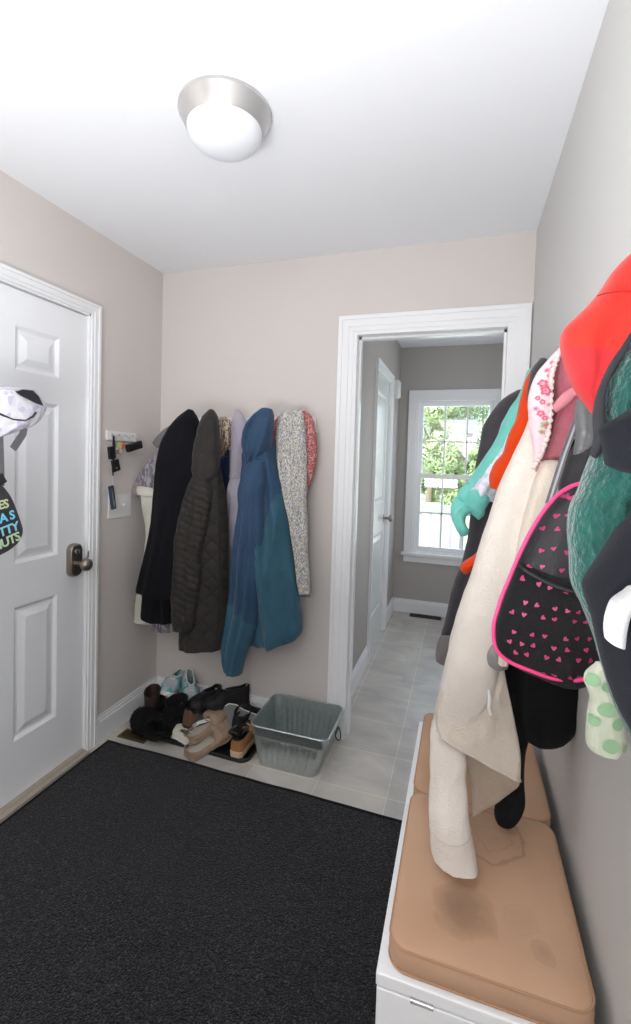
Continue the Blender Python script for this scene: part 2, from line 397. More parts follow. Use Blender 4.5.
b = MB(); b.lathe([(.028, 0), (.028, .006), (.012, .01), (.011, .04), (.026, .048), (.028, .062), (.018, .072), (0, .074)], (HX0-.012, HDY1-.07, .955), n=24, axis='x'); b.build('knob', M['dark_nickel'], hd, smooth=True, angle=60)

# window at the end of the hall
b = MB(); casing(b, 'y', HY1, -1, WX0, WX1, WZ1, .075, z0=WZ0)
b.box(WX0-.095, WX1+.095, HY1-.045, HY1+.03, WZ0-.026, WZ0); b.box(WX0-.075, WX1+.075, HY1-.018, HY1, WZ0-.09, WZ0-.026)
win = struct('window_1', b, M['trim'], bevel=.002)
win['label'] = 'white sash window with grille bars at the end of the hall'
g0, g1, gz0, gz1, gm = -.377, .204, .632, 1.951, 1.296
b = MB()
b.box(WX0, WX0+.02, HY1, HY1+T, WZ0, WZ1); b.box(WX1-.02, WX1, HY1, HY1+T, WZ0, WZ1); b.box(WX0+.02, WX1-.02, HY1, HY1+T, WZ1-.02, WZ1); b.box(WX0+.02, WX1-.02, HY1, HY1+T, WZ0, WZ0+.012)
b.build('window_frame', M['trim'], win)
for (z0, z1, yy, nm, hz) in ((gz0, gm, .03, 'lower_sash', .95), (gm, gz1, .062, 'upper_sash', 1.62)):
    b = MB(); ya, yb = HY1+yy, HY1+yy+.03
    zt_ = z1+.02 if nm[0] == 'l' else WZ1-.02; zb_ = WZ0+.012 if nm[0] == 'l' else z0-.02
    b.box(WX0+.02, g0, ya, yb, zb_, zt_); b.box(g1, WX1-.02, ya, yb, zb_, zt_)
    b.box(g0, g1, ya, yb, zb_, z0+.0 if nm[0] == 'l' else z0+.018); b.box(g0, g1, ya, yb, z1-.018 if nm[0] == 'l' else z1, zt_)
    for mxx in (-.18, .017): b.box(mxx-.007, mxx+.007, ya+.009, yb-.009, z0, z1)
    b.box(g0, g1, ya+.009, yb-.009, hz-.007, hz+.007)
    s_ = b.build(nm, M['trim'], win)
    gm_ = bpy.data.materials.new('window_glass'); gm_.use_nodes = True; nt = gm_.node_tree; nt.nodes.clear()
    o = nt.nodes.new('ShaderNodeOutputMaterial'); mx = nt.nodes.new('ShaderNodeMixShader'); tr = nt.nodes.new('ShaderNodeBsdfTransparent'); gl = nt.nodes.new('ShaderNodeBsdfGlossy')
    gl.inputs['Roughness'].default_value = .03; mx.inputs[0].default_value = .06; tr.inputs['Color'].default_value = (.97, .99, .98, 1)
    nt.links.new(tr.outputs[0], mx.inputs[1]); nt.links.new(gl.outputs[0], mx.inputs[2]); nt.links.new(mx.outputs[0], o.inputs[0])
    b = MB(); b.box(g0-.004, g1+.004, ya+.013, ya+.016, z0-.004, z1+.004); b.build('pane', gm_, s_)

# ceiling light
LX, LYY = -.717, 1.262
t = thing('ceiling_light', 'round brushed nickel flush ceiling light with frosted dome', 'ceiling light', (LX, LYY, H))
b = MB(); b.lathe([(.05, 0), (.133, 0), (.1365, -.004), (.137, -.012), (.134, -.018), (.124, -.034), (.115, -.054), (.112, -.057), (.108, -.054), (.09, -.02)], (LX, LYY, H), n=72); b.build('rim', M['nickel'], t, smooth=True, angle=25)
prof = [(.111*math.cos(a), -.053-.066*math.sin(a)) for a in [PI/2*i/16 for i in range(17)]]; prof[-1] = (.0005, prof[-1][1])
b = MB(); b.lathe(prof, (LX, LYY, H), n=72); b.build('dome', M['glass_dome'], t, smooth=True, angle=80)

# light switch
t = thing('light_switch', 'white double toggle switch plate on wall under the key rack', 'light switch', (L, 1.935, 1.155))
b = MB(); b.box(L, L+.006, 1.855, 2.02, 1.095, 1.214); b.build('plate', M['plastic_w'], t, bevel=.003)
for y in (1.915, 1.962):
    b = MB(); b.box(L+.006, L+.008, y-.006, y+.006, 1.143, 1.167); vs = [(L+.006, y-.004, 1.15), (L+.006, y+.004, 1.15), (L+.006, y+.004, 1.162), (L+.006, y-.004, 1.162), (L+.02, y-.003, 1.158), (L+.02, y+.003, 1.158), (L+.019, y+.003, 1.167), (L+.019, y-.003, 1.167)]
    b.add(vs, [(0, 1, 5, 4), (1, 2, 6, 5), (2, 3, 7, 6), (3, 0, 4, 7), (4, 5, 6, 7)]); b.build('toggle', M['plastic_w'], t, bevel=.001)
# chime box in the hall
t = thing('door_chime', 'small white chime box high on hall wall beside the window', 'chime', (HX0, 4.12, 2.05))
b = MB(); b.box(HX0, HX0+.045, 4.03, 4.17, 1.985, 2.125); b.build('cover', M['plastic_w'], t, bevel=.008)
b = MB(); b.box(HX0, HX0+.03, 4.05, 4.15, 1.975, 1.985); b.build('base', M['plastic_w'], t)
# floor registers
def register(name, label, x0, x1, y0, y1, m, along='x'):
    t = thing(name, label, 'vent', ((x0+x1)/2, (y0+y1)/2, 0))
    b = MB(); e = .012
    b.box(x0, x1, y0, y0+e, 0, .005); b.box(x0, x1, y1-e, y1, 0, .005); b.box(x0, x0+e, y0+e, y1-e, 0, .005); b.box(x1-e, x1, y0+e, y1-e, 0, .005)
    b.build('frame', m, t, bevel=.001)
    b = MB(); b.box(x0+e, x1-e, y0+e, y1-e, 0, .0012); b.build('opening', M['dark'], t)
    b = MB(); n = int((x1-x0)/.011)
    for i in range(1, n): x = x0+(x1-x0)*i/n; b.box(x-.002, x+.002, y0+e, y1-e, .0012, .0045)
    b.build('louvers', m, t)
register('floor_vent', 'aged brass floor register in front of black boot tray', -1.6, -1.44, 1.872, 1.948, M['brass'])
register('floor_vent', 'dark floor register under the hall window', -.425, -.14, 4.31, 4.40, M['black_metal'])

# ------------------------------------------------------------------ rug
def rug():
    n, k = 80, 70; x0, x1, y0, y1 = -1.605, -.128, -1.0, 1.80
    vs, fs = [], []
    for i in range(n+1):
        for jj in range(k+1):
            u, v = i/n, jj/k
            x = x0+(x1-x0)*u; y = y0+(y1-y0)*v
            if v > .999: y += .007*noise.noise(Vector((x*5, 0, 3)))+.02*(1-u)
            else: y += .02*(1-u)*v
            z = .008+.0025*noise.noise(Vector((x*4, y*4, 0)))+(.004*max(0, 1-(1-v)*30)*(.5+.5*math.sin(x*9)))
            vs.append((x, y, z))
    for i in range(n):
        for jj in range(k): a = i*(k+1)+jj; fs.append((a, a+k+1, a+k+2, a+1))
    b = MB(); b.add(vs, fs)
    edge = [i*(k+1) for i in range(n+1)] + [n*(k+1)+j_ for j_ in range(1, k+1)] + [i*(k+1)+k for i in range(n-1, -1, -1)] + [j_ for j_ in range(k-1, 0, -1)]
    o = len(b.v)
    for q in edge: x, y, z = b.v[q]; b.v.append((x, y, .0005))
    for q in range(len(edge)):
        q2 = (q+1) % len(edge); b.f.append((edge[q], edge[q2], o+q2, o+q)); b.m.append(0)
    t = thing('rug', 'large charcoal black low-pile mat covering the floor', 'rug', (-.85, .4, 0))
    b.build('pile', rug_material(), t, smooth=True)
    c = MB(); top = [b.v[q] for q in edge]
    c.tube([(x, y, z+.001) for x, y, z in top[::2]], .0055, n=8, closed=True); c.build('border', fabric('rug_border', (24, 24, 26), bump=.3), t, smooth=True)
    # crumbs of lint lying on it
rug()

# ------------------------------------------------------------------ storage bench
BX0, BX1, BY0, BY1, BZ = -.112, .24, .80, 1.655, .505
t = thing('storage_bench', 'white storage bench along the right wall', 'bench', ((BX0+BX1)/2, (BY0+BY1)/2, 0))
b = MB(); b.box(BX0, BX1, BY0, BY1, .03, .478); b.build('body', M['white_board'], t, bevel=.002)
b = MB(); b.box(BX0+.01, BX1-.01, BY0+.02, BY1-.01, 0, .03); b.build('plinth', M['white_board'], t)
for (y0, y1) in ((BY0, 1.229), (1.231, BY1)):
    b = MB(); b.box(BX0-.002, BX1, y0, y1, .481, BZ); ld = b.build('lid', M['white_board'], t, bevel=.003)
b = MB(); hx0, hx1 = at(411, 984, 'y', BY0).x, at(434, 991, 'y', BY0).x
b.box(hx0, hx1, BY0-.0012, BY0, .481, .485); b.box(hx0, hx1, BY0-.0012, BY0, .473, .478); b.tube([(hx0, BY0-.0015, .4795), (hx1, BY0-.0015, .4795)], .0016, n=10); b.build('hinge', M['chrome'], t, smooth=True)
cm = cushion_material(); pipe = fabric('piping_cloth', (176, 138, 108), bump=.1)
def rrect(x0, x1, y0, y1, rad, n=8):
    pts = []
    for (cx, cy, a0) in ((x1-rad, y1-rad, 0), (x0+rad, y1-rad, PI/2), (x0+rad, y0+rad, PI), (x1-rad, y0+rad, 1.5*PI)):
        for i in range(n+1): a = a0+PI/2*i/n; pts.append((cx+rad*math.cos(a), cy+rad*math.sin(a)))
    return pts
def cushion(name, label, x0, x1, y0, y1, z0, z1, seed):
    t = thing(name, label, 'cushion', ((x0+x1)/2, (y0+y1)/2, z0))
    out = rrect(x0, x1, y0, y1, .035); n = len(out); cx, cy = (x0+x1)/2, (y0+y1)/2
    b = MB(); vs = []; rings = []
    def ring(sc_, z, bulge=0):
        r_ = []
        for (x, y) in out:
            xx = cx+(x-cx)*sc_; yy = cy+(y-cy)*sc_
            zz = z + (.003*noise.noise(Vector((xx*9, yy*9, seed)))+.002*noise.noise(Vector((xx*30, yy*30, seed))) if bulge else 0)
            r_.append((xx, yy, zz))
        return r_
    zt = z1-.008
    for (s_, z, bu) in ((.97, z0, 0), (.995, z0+.004, 0), (1.006, (z0+z1)/2, 0), (.997, zt-.003, 0), (.985, zt+.003, 1), (.95, zt+.006, 1), (.85, z1-.0005, 1), (.7, z1, 1), (.5, z1, 1), (.3, z1, 1), (.12, z1, 1)):
        rings.append(ring(s_, z, bu))
    vs = [p for r_ in rings for p in r_]
    fs = [(i*n+k, i*n+(k+1) % n, (i+1)*n+(k+1) % n, (i+1)*n+k) for i in range(len(rings)-1) for k in range(n)]
    fs.append(tuple((len(rings)-1)*n+k for k in range(n))); fs.append(tuple(range(n-1, -1, -1)))
    b.add(vs, fs); o = b.build('cover', cm, t, smooth=True, angle=80)
    for zz, s_ in ((zt, .996), (z0+.003, .999)):
        b = MB(); b.tube([(cx+(x-cx)*s_, cy+(y-cy)*s_, zz) for (x, y) in out], .0022, n=8, closed=True); b.build('piping', pipe, t, smooth=True)
    return t
c1 = cushion('bench_cushion', 'stained tan cushion on the near half of the white bench', -.097, .238, .812, 1.228, BZ, .556, 1)
b = MB(); b.box(.212, .217, .806, .812, .512, .530); b.box(.2135, .2155, .803, .806, .508, .518); b.build('zipper_pull', M['chrome'], c1)
cushion('bench_cushion', 'tan cushion on far half of bench, toward the doorway', -.095, .24, 1.232, 1.645, BZ, .554, 2)

# ------------------------------------------------------------------ garments: volumes lofted row by row
def cat(p0, p1, p2, p3, t):
    return .5*((2*p1)+(-p0+p2)*t+(2*p0-5*p1+4*p2-p3)*t*t+(-p0+3*p1-3*p2+p3)*t*t*t)
class Loft:
    """A hanging cloth volume. rows: (x_left, y_left, x_right, y_right) outline in the photo,
    standing on the plane axis = val; t = half thickness in metres."""
    def __init__(s, rows, axis, val, t, seed=0, folds=6, famp=.012, wr=.0045, wf=22, tprof=None, lean=None, extra=None, flat=.55, fw=(.10, .26), foldramp=.25):
        s.A, s.B, s.T = [], [], []
        n = len(rows)
        for i, r_ in enumerate(rows):
            dv = lean[i] if lean else 0
            s.A.append(at(r_[0], r_[1], axis, val+dv)); s.B.append(at(r_[2], r_[3], axis, val+dv))
            s.T.append(t*(tprof[i] if tprof else (.45 if i == 0 else 1)))
        s.N = Vector((0, -1, 0)) if axis == 'y' else Vector((1, 0, 0))
        C = [(a+b_)/2 for a, b_ in zip(s.A, s.B)]
        d = [0]
        for i in range(1, n): d.append(d[-1]+max(1e-4, (C[i]-C[i-1]).length))
        s.len = d[-1]; s.k = [x/d[-1] for x in d]
        rnd = random.Random(seed*31+5); s.seed = seed
        s.f = [(rnd.uniform(-.9, .9), rnd.uniform(-.5, .5), rnd.uniform(*fw), rnd.choice((1, 1, -1))*rnd.uniform(.4, .8)*famp) for _ in range(folds)]
        s.famp = famp; s.wr, s.wf, s.flat, s.extra, s.ramp = wr, wf, flat, extra, foldramp
    def row(s, v):
        v = min(max(v, 0), 1); n = len(s.k); i = 0
        while i < n-2 and v > s.k[i+1]: i += 1
        t = (v-s.k[i])/(s.k[i+1]-s.k[i])
        g = lambda arr: cat(arr[max(i-1, 0)], arr[i], arr[i+1], arr[min(i+2, n-1)], t)
        return g(s.A), g(s.B), max(.002, g(s.T))
    def pt(s, a, v, grow=0):
        A, B, T_ = s.row(v); C = (A+B)/2; W = (B-A)/2; ca, sa = math.cos(a), math.sin(a)
        q = math.copysign(abs(ca)**.85, ca); fr = math.copysign(abs(sa)**.8, sa)
        if W.length < .05: T_ = min(T_, W.length*1.3+.004)
        p = C+W*q+s.N*((T_+grow)*fr*(1 if sa > 0 else s.flat))+W.normalized()*(grow*q if W.length > 1e-6 else 0)
        rp = min(1, v/s.ramp)*min(1, W.length/.08)
        if sa > -.2:
            k = min(1, max(0, sa+.2)); f = 0
            for (c, sl, w, am) in s.f: f += am*math.exp(-((q-c-sl*(v-.6))/w)**2)
            p = p+s.N*(f*rp*k)
        if s.wr:
            X = q*W.length; Y = v*s.len; sd = s.seed*7.1
            wp = noise.noise(Vector((X*5, Y*3, sd)))*.06
            r1 = 1-2*abs(noise.noise(Vector(((X+wp)*10, Y*1.8+X*2, sd+3))))**.8
            r2 = 1-2*abs(noise.noise(Vector((X*20+Y*9, Y*13-X*6+wp*20, sd+9))))**.8
            r3 = noise.noise(Vector((X*55, Y*45, sd)))
            k = (1 if sa > 0 else .4)
            p = p+s.N*((r1*s.famp*.75*rp+r2*s.wr*(.5+.5*noise.noise(Vector((X*6, Y*5, sd))))+r3*s.wr*.3)*k)
            p = p+W.normalized()*((noise.noise(Vector((q*.7, Y*9, sd)))+.5*noise.noise(Vector((q*.7, Y*24, sd))))*s.wr*1.4*q)
        if s.extra: p = p+s.N*(s.extra(q, v, p)*max(0, sa)**.5)
        return p
    def front(s, q, v, grow=.0015):
        ca = math.copysign(abs(q)**(1/.85), q); return s.pt(math.acos(max(-1, min(1, ca))), v, grow)
    def mesh(s, nu=64, nv=60, mfun=None, hem=.012):
        b = MB(); vs = []
        for i in range(nv+1):
            for j_ in range(nu): vs.append(s.pt(2*PI*j_/nu, i/nv))
        fs = [(i*nu+j_, i*nu+(j_+1) % nu, (i+1)*nu+(j_+1) % nu, (i+1)*nu+j_) for i in range(nv) for j_ in range(nu)]
        # hem turned in
        last = vs[-nu:]; c = sum((Vector(p) for p in last), Vector())/nu; up = (vs[-2*nu]-vs[-nu]).normalized() if (vs[-2*nu]-vs[-nu]).length > 1e-6 else Vector((0, 0, 1))
        for (sc_, h) in ((.93, .0), (.86, hem), (.3, hem)):
            for p in last: vs.append(c+(p-c)*sc_+up*h)
        base = nv
        for r_ in range(3):
            i = base+r_
            fs += [(i*nu+j_, i*nu+(j_+1) % nu, (i+1)*nu+(j_+1) % nu, (i+1)*nu+j_) for j_ in range(nu)]
        fs.append(tuple((base+3)*nu+j_ for j_ in range(nu)))
        # top closed softly
        first = vs[:nu]; ct = sum((Vector(p) for p in first), Vector())/nu; o = len(vs); dn = (vs[0]-vs[nu]).normalized()
        for (sc_, h) in ((.75, .003), (.35, .0045)):
            for p in first: vs.append(ct+(p-ct)*sc_+dn*h)
        fs += [(j_, (j_+1) % nu, o+(j_+1) % nu, o+j_) for j_ in range(nu)]
        fs += [(o+j_, o+(j_+1) % nu, o+nu+(j_+1) % nu, o+nu+j_) for j_ in range(nu)]
        fs.append(tuple(o+nu+j_ for j_ in range(nu)))
        b.add(vs, fs)
        if mfun:
            for fi in range(nv*nu):
                i, j_ = divmod(fi, nu); a = 2*PI*(j_+.5)/nu; b.m[fi] = mfun(math.copysign(abs(math.cos(a))**.85, math.cos(a)), (i+.5)/nv, math.sin(a))
        return b
    def size(s, v):
        A, B, T_ = s.row(v); return (B-A).length
    def decal(s, b, shape, q0, v0, size, mi, rot=0, grow=.0022):
        "flat printed shape (list of (x,y) in -1..1) laid on the front"
        W = s.size(v0)/2; vs = []; cr, sr = math.cos(rot), math.sin(rot)
        for (x, y) in [(0, 0)]+shape:
            xx, yy = x*cr-y*sr, x*sr+y*cr
            q = q0+xx*size/W; v = v0-yy*size/s.len
            q = max(-.97, min(.97, q)); vs.append(s.front(q, v, grow))
        n = len(shape); b.add(vs, [(0, 1+i, 1+(i+1) % n) for i in range(n)], mi)
CIRC = [(math.cos(2*PI*i/16), math.sin(2*PI*i/16)) for i in range(16)]
HEART = [(.0, .45), (.25, .85), (.6, .95), (.95, .7), (1, .3), (.75, -.1), (.4, -.55), (0, -1), (-.4, -.55), (-.75, -.1), (-1, .3), (-.95, .7), (-.6, .95), (-.25, .85)]
def cloth(name, rows, val, t, m, parent=None, axis='y', nu=90, nv=80, mfun=None, decals=None, **k):
    lf = Loft(rows, axis, val, t, **k); b = lf.mesh(nu, nv, mfun)
    if decals: decals(lf, b)
    return b.build(name, m, parent, smooth=True, angle=70), lf
def zr(rows, ox, oy, sc_):
    "outline rows measured on an enlarged view"
    return [(ox+a/sc_, oy+b_/sc_, ox+c/sc_, oy+d/sc_) for (a, b_, c, d) in rows]
Z1 = lambda rows: zr(rows, 100, 390, 2.743)

# coat rail behind the coats on the back wall
t = thing('coat_rack', 'white wooden hook rail behind the coats on the back wall', 'coat rack', (-1.1, D, 1.6))
b = MB(); b.box(-1.5, -.72, D-.018, D, 1.555, 1.63); b.build('rail', M['trim'], t, bevel=.003)
def hook(parent, p, n, m=None):
    b = MB(); p = Vector(p); n = Vector(n)
    b.tube([p, p+n*.05+Vector((0, 0, -.02)), p+n*.075+Vector((0, 0, 0)), p+n*.08+Vector((0, 0, .025))], [.006, .005, .005, .007], n=10)
    b.build('hook', m or M['dark_nickel'], parent, smooth=True)
for x in (-1.38, -1.24, -1.12, -1.0, -.88, -.78): hook(t, (x, D-.018, 1.6), (0, -1, 0))

# --- red patterned scarf-hat and knit scarf
F_ = {}
F_['red_print'] = speckle('red_printed_knit', [(182, 96, 98), (200, 128, 128), (168, 84, 88), (214, 172, 166), (186, 108, 108)], 190, bump=.3)
F_['tweed'] = speckle('multicolour_knit', [(226, 222, 216), (184, 180, 172), (200, 188, 160), (232, 230, 226), (140, 142, 146), (212, 208, 202), (150, 164, 184), (196, 192, 186)], 260, bump=.9, stretch=(1, 1, .6))
o, _ = cloth('knitted_hat', [(286, 412, 306, 411), (276, 420, 313, 418), (272.5, 435, 316, 435), (273, 452, 316.5, 455), (275.5, 464, 314, 472), (283, 478, 310, 484), (292, 486, 307, 490)], D-.085, .045, F_['red_print'], seed=3, folds=4, famp=.006)
tag(o, 'red and pink patterned knit hat behind the multicolour scarf', 'hat')
def knit(q, v, p): return .004*math.sin(q*9+math.sin(v*30)*.5)+.003*abs(math.sin(v*150))
t = thing('knitted_scarf', 'long white multicolour flecked knit scarf right of blue raincoat', 'scarf', tuple(at(295, 412, 'y', D-.15)))
o, _ = cloth('scarf_cloth', [(281, 412, 302, 410), (278, 425, 305, 425), (277, 445, 306, 445), (277, 465, 306.5, 465), (281, 485, 306.5, 485), (286, 510, 307, 510), (291, 535, 307.5, 535), (296, 570, 309, 570), (299.5, 592, 310, 593)], D-.155, .032, F_['tweed'], t, seed=4, folds=5, famp=.01, extra=knit, nv=120, fw=(.1, .25))
b = MB()
for i in range(9):
    x = 300+i*1.15; p = at(x, 592, 'y', D-.155); b.tube([p, p+Vector((random.uniform(-.002, .002), -.004, -.012)), p+Vector((random.uniform(-.004, .004), -.002, -.024))], .0022, n=6)
b.build('fringe', fabric('scarf_fringe', (120, 118, 112)), t, smooth=True)

# --- blue raincoat
def px_of(p):
    v = Vector(p)-EYE; w = v.dot(FX); return (CX+F*v.dot(RX)/w, CY-F*v.dot(UX)/w)
F_['rain_dark'] = fabric('raincoat_dark_blue', (41, 66, 93), (46, 73, 101), bump=.12, bscale=120, rough=.6)
F_['rain_teal'] = fabric('raincoat_teal_blue', (47, 84, 102), (53, 92, 110), bump=.12, bscale=120, rough=.6)
t = thing('raincoat', 'two-tone blue hooded raincoat hanging on the back wall', 'coat', tuple(at(258, 410, 'y', D-.2)))
def side_panel(q, v, sa):
    # teal on the wearer's side panel: right part, lower two thirds
    if v < .30: return 0
    lim = .30-(v-.30)*.9 if v > .42 else .85-(v-.30)*4.5
    return 1 if q > max(-.62, lim) else 0
o, _ = cloth('coat_body', Z1([(420, 120, 470, 110), (402, 160, 480, 160), (397, 205, 492, 205), (392, 250, 502, 250), (388, 295, 508, 295), (380, 380, 524, 380), (374, 450, 532, 450), (372, 520, 541, 520), (380, 590, 550, 590), (395, 650, 556, 655), (418, 690, 540, 682)]), D-.17, .075, [F_['rain_dark'], F_['rain_teal']], t, seed=11, folds=9, famp=.028, mfun=side_panel, nu=110, nv=90)
o, _ = cloth('hood', Z1([(445, 51, 470, 53), (428, 68, 474, 72), (408, 92, 474, 100), (396, 125, 472, 130), (397, 155, 466, 158), (404, 185, 450, 180), (405, 208, 428, 205)]), D-.225, .06, F_['rain_dark'], t, seed=12, folds=7, famp=.02, wr=.006, foldramp=.1, tprof=[.4, .8, 1, 1, 1, .8, .4])
def cuffcol(q, v, sa): return 1 if v > .70+q*.035 else 0
o, _ = cloth('sleeve', Z1([(405, 200, 450, 195), (393, 245, 455, 245), (384, 300, 450, 300), (374, 380, 452, 380), (365, 460, 448, 460), (358, 530, 444, 540), (351, 590, 440, 620), (345, 640, 424, 675), (338, 690, 408, 710), (338, 735, 396, 745), (345, 765, 388, 778)]), D-.255, .05, [F_['rain_dark'], F_['rain_teal']], t, seed=14, folds=7, famp=.014, mfun=cuffcol, nv=80, nu=80, foldramp=.15)

# --- lavender jacket
F_['lav'] = fabric('lavender_cotton', (176, 170, 182), (166, 160, 174), bump=.15)
t = thing('lavender_jacket', 'pale lavender hooded jacket squeezed between brown and blue coats', 'jacket', tuple(at(238, 412, 'y', D-.1)))
cloth('hood', Z1([(375, 54, 382, 55), (369, 80, 398, 80), (366, 120, 412, 110), (366, 165, 412, 165), (364, 205, 405, 205), (362, 240, 400, 240)]), D-.12, .06, F_['lav'], t, seed=21, folds=4, famp=.014)
cloth('jacket_body', Z1([(361, 232, 400, 232), (356, 265, 405, 265), (353, 310, 405, 310), (350, 370, 400, 370), (348, 440, 390, 440), (348, 510, 380, 510), (346, 580, 380, 580), (345, 620, 372, 620)]), D-.125, .06, F_['lav'], t, seed=22, folds=7, famp=.016, fw=(.06, .12), foldramp=.05)

# --- navy parka with fur hood
F_['fur'] = speckle('mottled_fur', [(150, 128, 108), (196, 178, 156), (110, 90, 74), (214, 200, 182), (134, 112, 94)], 160, bump=1, stretch=(1, 1, .5))
F_['navy'] = fabric('navy_cloth', (32, 44, 84), bump=.15)
t = thing('parka', 'navy parka with mottled tan fur hood trim behind brown jacket', 'coat', tuple(at(224, 420, 'y', D-.08)))
cloth('coat_body', Z1([(322, 160, 356, 165), (325, 200, 354, 200), (325, 250, 354, 250), (325, 330, 352, 330), (330, 500, 350, 500), (332, 620, 348, 620)]), D-.1, .05, F_['navy'], t, seed=31, folds=3, famp=.01)
b = MB()
def furry(b, path, rad, n, ln, mi=0, spread=1.0, seed=1):
    rnd = random.Random(seed)
    for _ in range(n):
        k = rnd.random()*(len(path)-1); i = int(k); f = k-i; c = path[i].lerp(path[min(i+1, len(path)-1)], f); r_ = rad[i]*(1-f)+rad[min(i+1, len(rad)-1)]*f
        d = Vector((rnd.gauss(0, 1), rnd.gauss(0, 1), rnd.gauss(0, 1))).normalized(); p = c+d*r_*.92
        e = p+(d*.8+Vector((rnd.gauss(0, .4), rnd.gauss(0, .4), rnd.gauss(0, .4)-.5))*spread)*ln*rnd.uniform(.6, 1.2)
        w = d.cross(Vector((rnd.random(), rnd.random(), rnd.random()))).normalized()*.0013
        b.add([p-w, p+w, e], [(0, 1, 2)], mi)
path = [at(x, y, 'y', D-.14) for (x, y) in ((222, 419), (226, 424), (227.5, 432), (227, 440), (223, 446), (220, 451), (221, 457))]
rad = [.018, .03, .034, .034, .03, .024, .014]
b.tube(path, rad, n=16); furry(b, path, rad, 1500, .014, 0, seed=4)
b.build('fur_trim', F_['fur'], t, smooth=True)

# --- brown quilted jacket
def valley_shaded(name, diamond):
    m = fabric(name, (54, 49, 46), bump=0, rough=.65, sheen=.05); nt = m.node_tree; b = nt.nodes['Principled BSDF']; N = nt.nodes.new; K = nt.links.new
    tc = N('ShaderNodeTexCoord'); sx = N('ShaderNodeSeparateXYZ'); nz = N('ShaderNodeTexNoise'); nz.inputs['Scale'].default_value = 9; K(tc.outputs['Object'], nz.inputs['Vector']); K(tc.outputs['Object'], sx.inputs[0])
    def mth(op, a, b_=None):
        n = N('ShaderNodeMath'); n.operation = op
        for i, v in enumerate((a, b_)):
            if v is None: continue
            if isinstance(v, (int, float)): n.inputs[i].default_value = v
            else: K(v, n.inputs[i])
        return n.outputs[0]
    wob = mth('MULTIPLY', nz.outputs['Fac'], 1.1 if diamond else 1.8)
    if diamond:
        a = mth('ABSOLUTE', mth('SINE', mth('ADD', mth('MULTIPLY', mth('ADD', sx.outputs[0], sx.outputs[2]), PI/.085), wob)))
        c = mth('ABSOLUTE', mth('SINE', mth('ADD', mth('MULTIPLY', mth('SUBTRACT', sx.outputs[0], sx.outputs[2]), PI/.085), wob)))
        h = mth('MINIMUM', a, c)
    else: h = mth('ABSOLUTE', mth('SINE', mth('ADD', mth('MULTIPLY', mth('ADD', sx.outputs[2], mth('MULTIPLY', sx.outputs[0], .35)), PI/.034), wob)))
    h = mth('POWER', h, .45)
    r = N('ShaderNodeValToRGB'); r.color_ramp.elements[0].position = .12; r.color_ramp.elements[1].position = .5  # shade along the quilt valleys painted into the cloth colour
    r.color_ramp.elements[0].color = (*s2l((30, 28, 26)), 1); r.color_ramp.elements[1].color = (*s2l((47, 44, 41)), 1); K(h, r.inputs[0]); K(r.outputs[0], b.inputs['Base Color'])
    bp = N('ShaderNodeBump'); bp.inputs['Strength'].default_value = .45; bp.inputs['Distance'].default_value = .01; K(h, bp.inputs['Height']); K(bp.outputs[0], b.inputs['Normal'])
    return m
F_['brown'] = fabric('dark_brown_quilting', (48, 45, 42), (42, 39, 37), bump=.15, bscale=150, rough=.7)
def quilt(q, v, p):
    a = abs(math.sin((p.x+p.z)*PI/.075)); b_ = abs(math.sin((p.x-p.z)*PI/.075)); return .011*(min(a, b_)**.4)-.004
def ribs(q, v, p):
    return .0065*abs(math.sin(p.z*PI/.03+q*.9+.5*noise.noise(p*9)))**.5
t = thing('quilted_jacket', 'dark brown quilted hooded jacket between black and blue coats', 'jacket', tuple(at(212, 412, 'y', D-.2)))
F_['quilt'] = valley_shaded('quilted_cloth', True)
F_['ribbed'] = valley_shaded('channel_shaded_cloth', False)
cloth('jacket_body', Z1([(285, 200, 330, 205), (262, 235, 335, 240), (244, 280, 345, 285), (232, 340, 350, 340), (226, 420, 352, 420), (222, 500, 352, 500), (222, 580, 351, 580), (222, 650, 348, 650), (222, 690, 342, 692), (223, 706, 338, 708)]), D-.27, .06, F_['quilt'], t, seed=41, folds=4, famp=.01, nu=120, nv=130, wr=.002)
cloth('hood', Z1([(302, 54, 312, 55), (291, 70, 321, 74), (277, 95, 326, 100), (266, 135, 330, 140), (259, 180, 330, 188), (257, 215, 326, 222), (264, 246, 312, 248)]), D-.31, .045, F_['brown'], t, seed=42, folds=4, famp=.01, foldramp=.1, wr=.005)
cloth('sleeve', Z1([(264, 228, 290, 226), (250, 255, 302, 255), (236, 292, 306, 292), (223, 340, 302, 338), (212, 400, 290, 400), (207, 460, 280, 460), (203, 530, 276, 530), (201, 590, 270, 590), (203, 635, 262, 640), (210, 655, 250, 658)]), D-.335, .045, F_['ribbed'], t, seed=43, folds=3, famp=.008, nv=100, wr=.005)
b = MB(); z_ = [at(100+x/2.743, 390+y/2.743, 'y', D-.34) for (x, y) in ((322, 240), (326, 330), (328, 420), (327, 520), (324, 620), (322, 690))]
b.tube(z_, .0035, n=6); b.build('zip_or_crease', fabric('crease_dark', (30, 27, 25)), t, smooth=True)  # dark strip standing in for the shaded crease down the front

